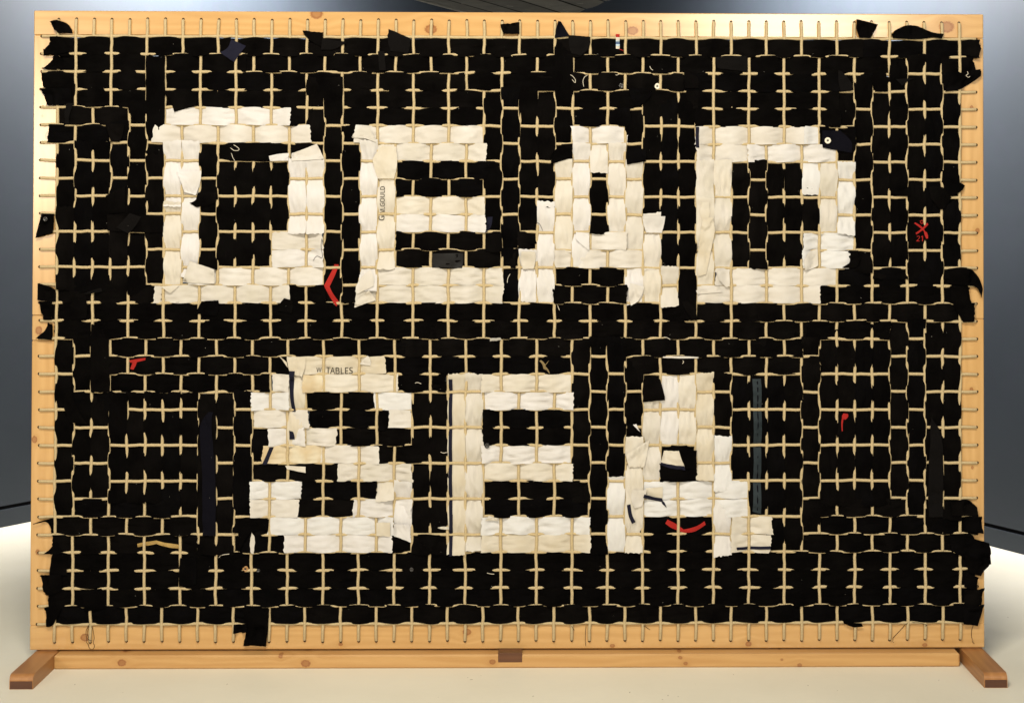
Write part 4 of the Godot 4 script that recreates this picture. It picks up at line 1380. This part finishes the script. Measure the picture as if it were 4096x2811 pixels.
	patch("gold_chevron", gold, [Vector2(5.71, 28.27), Vector2(6.29, 28.42), Vector2(6.96, 28.57)], [Vector2(5.71, 28.46), Vector2(6.3, 28.65), Vector2(6.96, 28.79)], "")
	patch("bird_badge", dullgold, [Vector2(27.14, 18.26), Vector2(27.31, 18.43), Vector2(27.38, 18.7)], [Vector2(27.24, 18.19), Vector2(27.48, 18.43), Vector2(27.51, 18.76)], "")
	patch("bird_badge", dullgold, [Vector2(27.71, 18.19), Vector2(27.55, 18.36), Vector2(27.38, 18.59)], [Vector2(27.65, 18.29), Vector2(27.51, 18.49), Vector2(27.43, 18.7)], "")
	patch("bird_badge", dullgold, [Vector2(27.41, 18.59), Vector2(27.58, 18.8), Vector2(27.75, 18.98)], [Vector2(27.51, 18.56), Vector2(27.65, 18.73), Vector2(27.69, 18.8)], "")
	patch("medal_ribbon", red, [Vector2(31.44, -0.23), Vector2(31.44, -0.13), Vector2(31.44, -0.03)], [Vector2(31.66, -0.23), Vector2(31.66, -0.13), Vector2(31.64, -0.03)], "")
	patch("medal_ribbon", ivory, [Vector2(31.44, -0.03), Vector2(31.44, 0.06), Vector2(31.44, 0.16)], [Vector2(31.66, -0.03), Vector2(31.66, 0.06), Vector2(31.64, 0.16)], "")
	patch("medal_ribbon", sky, [Vector2(31.44, 0.16), Vector2(31.44, 0.2), Vector2(31.44, 0.24)], [Vector2(31.66, 0.16), Vector2(31.66, 0.2), Vector2(31.64, 0.24)], "")
	patch("medal_ribbon", denimblue, [Vector2(31.44, 0.24), Vector2(31.44, 0.31), Vector2(31.44, 0.37)], [Vector2(31.66, 0.24), Vector2(31.66, 0.31), Vector2(31.64, 0.37)], "")
	patch("medal_ribbon", sky, [Vector2(31.44, 0.37), Vector2(31.44, 0.42), Vector2(31.44, 0.47)], [Vector2(31.66, 0.37), Vector2(31.66, 0.42), Vector2(31.64, 0.47)], "")
	patch("medal_ribbon", ivory, [Vector2(31.44, 0.47), Vector2(31.44, 0.55), Vector2(31.44, 0.63)], [Vector2(31.66, 0.47), Vector2(31.66, 0.55), Vector2(31.64, 0.63)], "")
	patch("medal_ribbon", red, [Vector2(31.62, 0.63), Vector2(31.72, 0.64), Vector2(31.85, 0.7)], [Vector2(31.65, 0.67), Vector2(31.75, 0.7), Vector2(31.9, 0.76)], "")
	button(Vector2(33.8, 2.73), 0.174, bone)
	button(Vector2(31.75, 2.71), 0.148, jet)
	button(Vector2(43.44, 5.79), 0.181, bone)
	button(Vector2(10.66, 29.91), 0.168, brass)
	button(Vector2(24.21, 22.99), 0.148, jet)
	button(Vector2(-0.6, 10.31), 0.134, jet)
	button(Vector2(11.4, 29.99), 0.107, jet)
	button(Vector2(20, 29.92), 0.121, jet)
	thread(ivory, [Vector2(28.86, 2.11), Vector2(28.99, 2.19), Vector2(29.14, 2.38), Vector2(29.13, 2.56), Vector2(28.96, 2.38)])
	thread(ivory, [Vector2(29.83, 2.13), Vector2(29.68, 2.22), Vector2(29.58, 2.46), Vector2(29.63, 2.78)])
	thread(ivory, [Vector2(33.37, 1.6), Vector2(33.42, 1.74), Vector2(33.54, 1.84)])
	thread(ivory, [Vector2(31.42, 2.1), Vector2(31.52, 2.11), Vector2(31.63, 2.05)])
	thread(ivory, [Vector2(51.37, 1.85), Vector2(51.42, 1.99), Vector2(51.31, 2.08), Vector2(51.44, 2.18), Vector2(51.54, 2.12)])
	thread(ivory, [Vector2(9.74, 6.28), Vector2(9.94, 6.43), Vector2(10.18, 6.43), Vector2(10.21, 6.31), Vector2(9.91, 6.11)])
	thread(ivory, [Vector2(9.79, 6.58), Vector2(9.88, 6.82), Vector2(9.98, 7.02)])
	thread(ivory, [Vector2(25.49, 13.35), Vector2(25.36, 13.59), Vector2(25.33, 13.86)])
	thread(ivory, [Vector2(20.15, 19.49), Vector2(20.29, 19.45), Vector2(20.51, 19.53)])
	thread(ivory, [Vector2(21.6, 23.35), Vector2(21.74, 23.41), Vector2(22, 23.37)])
	thread(ivory, [Vector2(9.16, 29.29), Vector2(9.39, 29.09), Vector2(9.82, 29.02)])
	thread(ivory, [Vector2(24.23, 30.11), Vector2(24.43, 30.18), Vector2(24.65, 30.21)])
	thread(ivory, [Vector2(34.16, 16.9), Vector2(34.33, 16.92), Vector2(34.55, 17.04)])
	thread(ivory, [Vector2(28.14, 15.06), Vector2(28.21, 15.23), Vector2(28.28, 15.4)])
	thread(ivory, [Vector2(35.24, 18.22), Vector2(35.29, 18.3), Vector2(35.21, 18.39)])
	thread(black, [Vector2(2.01, 32.93), Vector2(1.78, 33.29), Vector2(1.76, 33.66), Vector2(1.95, 34.35), Vector2(2.2, 34.32), Vector2(2.21, 33.79), Vector2(2.07, 32.96)])
	thread(black, [Vector2(1.97, 33.03), Vector2(1.82, 33.46), Vector2(1.91, 33.76), Vector2(2.11, 33.89)])
	thread(black, [Vector2(47.97, 32.97), Vector2(47.74, 33.3), Vector2(47.23, 33.84), Vector2(47.12, 34.01), Vector2(47.2, 34.09)])
	thread(black, [Vector2(48.21, 32.94), Vector2(48.68, 32.99), Vector2(49.05, 33.11), Vector2(48.95, 33.17)])
	thread(black, [Vector2(51.75, 33.18), Vector2(51.65, 33.52), Vector2(51.68, 34.05), Vector2(51.82, 34.22)])
	thread(black, [Vector2(29.82, 33.09), Vector2(29.77, 33.73), Vector2(29.8, 34.33)])
	thread(black, [Vector2(28.98, 33.09), Vector2(29.08, 33.26), Vector2(29.15, 33.43)])
	thread(black, [Vector2(33.04, 33.1), Vector2(33.24, 33.27), Vector2(33.44, 33.4)])
	thread(black, [Vector2(26.92, 9.66), Vector2(26.72, 10.06), Vector2(26.76, 10.36), Vector2(27.13, 10.53), Vector2(27.33, 10.93)])
	thread(black, [Vector2(14.91, 11.36), Vector2(14.87, 11.83), Vector2(14.94, 12.43), Vector2(14.61, 12.36), Vector2(14.41, 12.63)])
	thread(black, [Vector2(25.42, 13.35), Vector2(25.35, 13.55), Vector2(25.29, 13.82)])
	writing("M.GOULD", Vector2(18.29, 9.19), 90.0, 1.52, 8)
	writing("G", Vector2(18.23, 10.22), 90.0, 0.24, 8)
	writing("W", Vector2(14.74, 18.75), 0.0, 0.27, 18)
	writing("TABLES", Vector2(15.9, 18.78), 0.0, 1.5, 18)
	writing_red("21", Vector2(48.68, 11.32), 0.0, 0.36)
	# pale fluff caught on the dark cloth
	var lint := SurfaceTool.new()
	var bit := SphereMesh.new()
	bit.radius = 0.0009
	bit.height = 0.0018
	bit.radial_segments = 6
	bit.rings = 3
	for i in 150:
		var u := rng.randf_range(0.2, 50.8)
		var w := rng.randf_range(0.2, 32.8)
		var top := top_at(u, w, false)
		if top[1] == null or top[1].light:
			continue
		lint.append_from(bit, 0, Transform3D(Basis(Vector3.BACK, rng.randf() * TAU) * Basis.from_scale(Vector3(rng.randf_range(0.4, 1.6), rng.randf_range(0.3, 0.8), 0.4)), here(u, w, float(top[0]) + 0.0006)))
	var lo := obj("lint", lint.commit(), grey, rug)
	lo.set_meta("kind", "stuff")
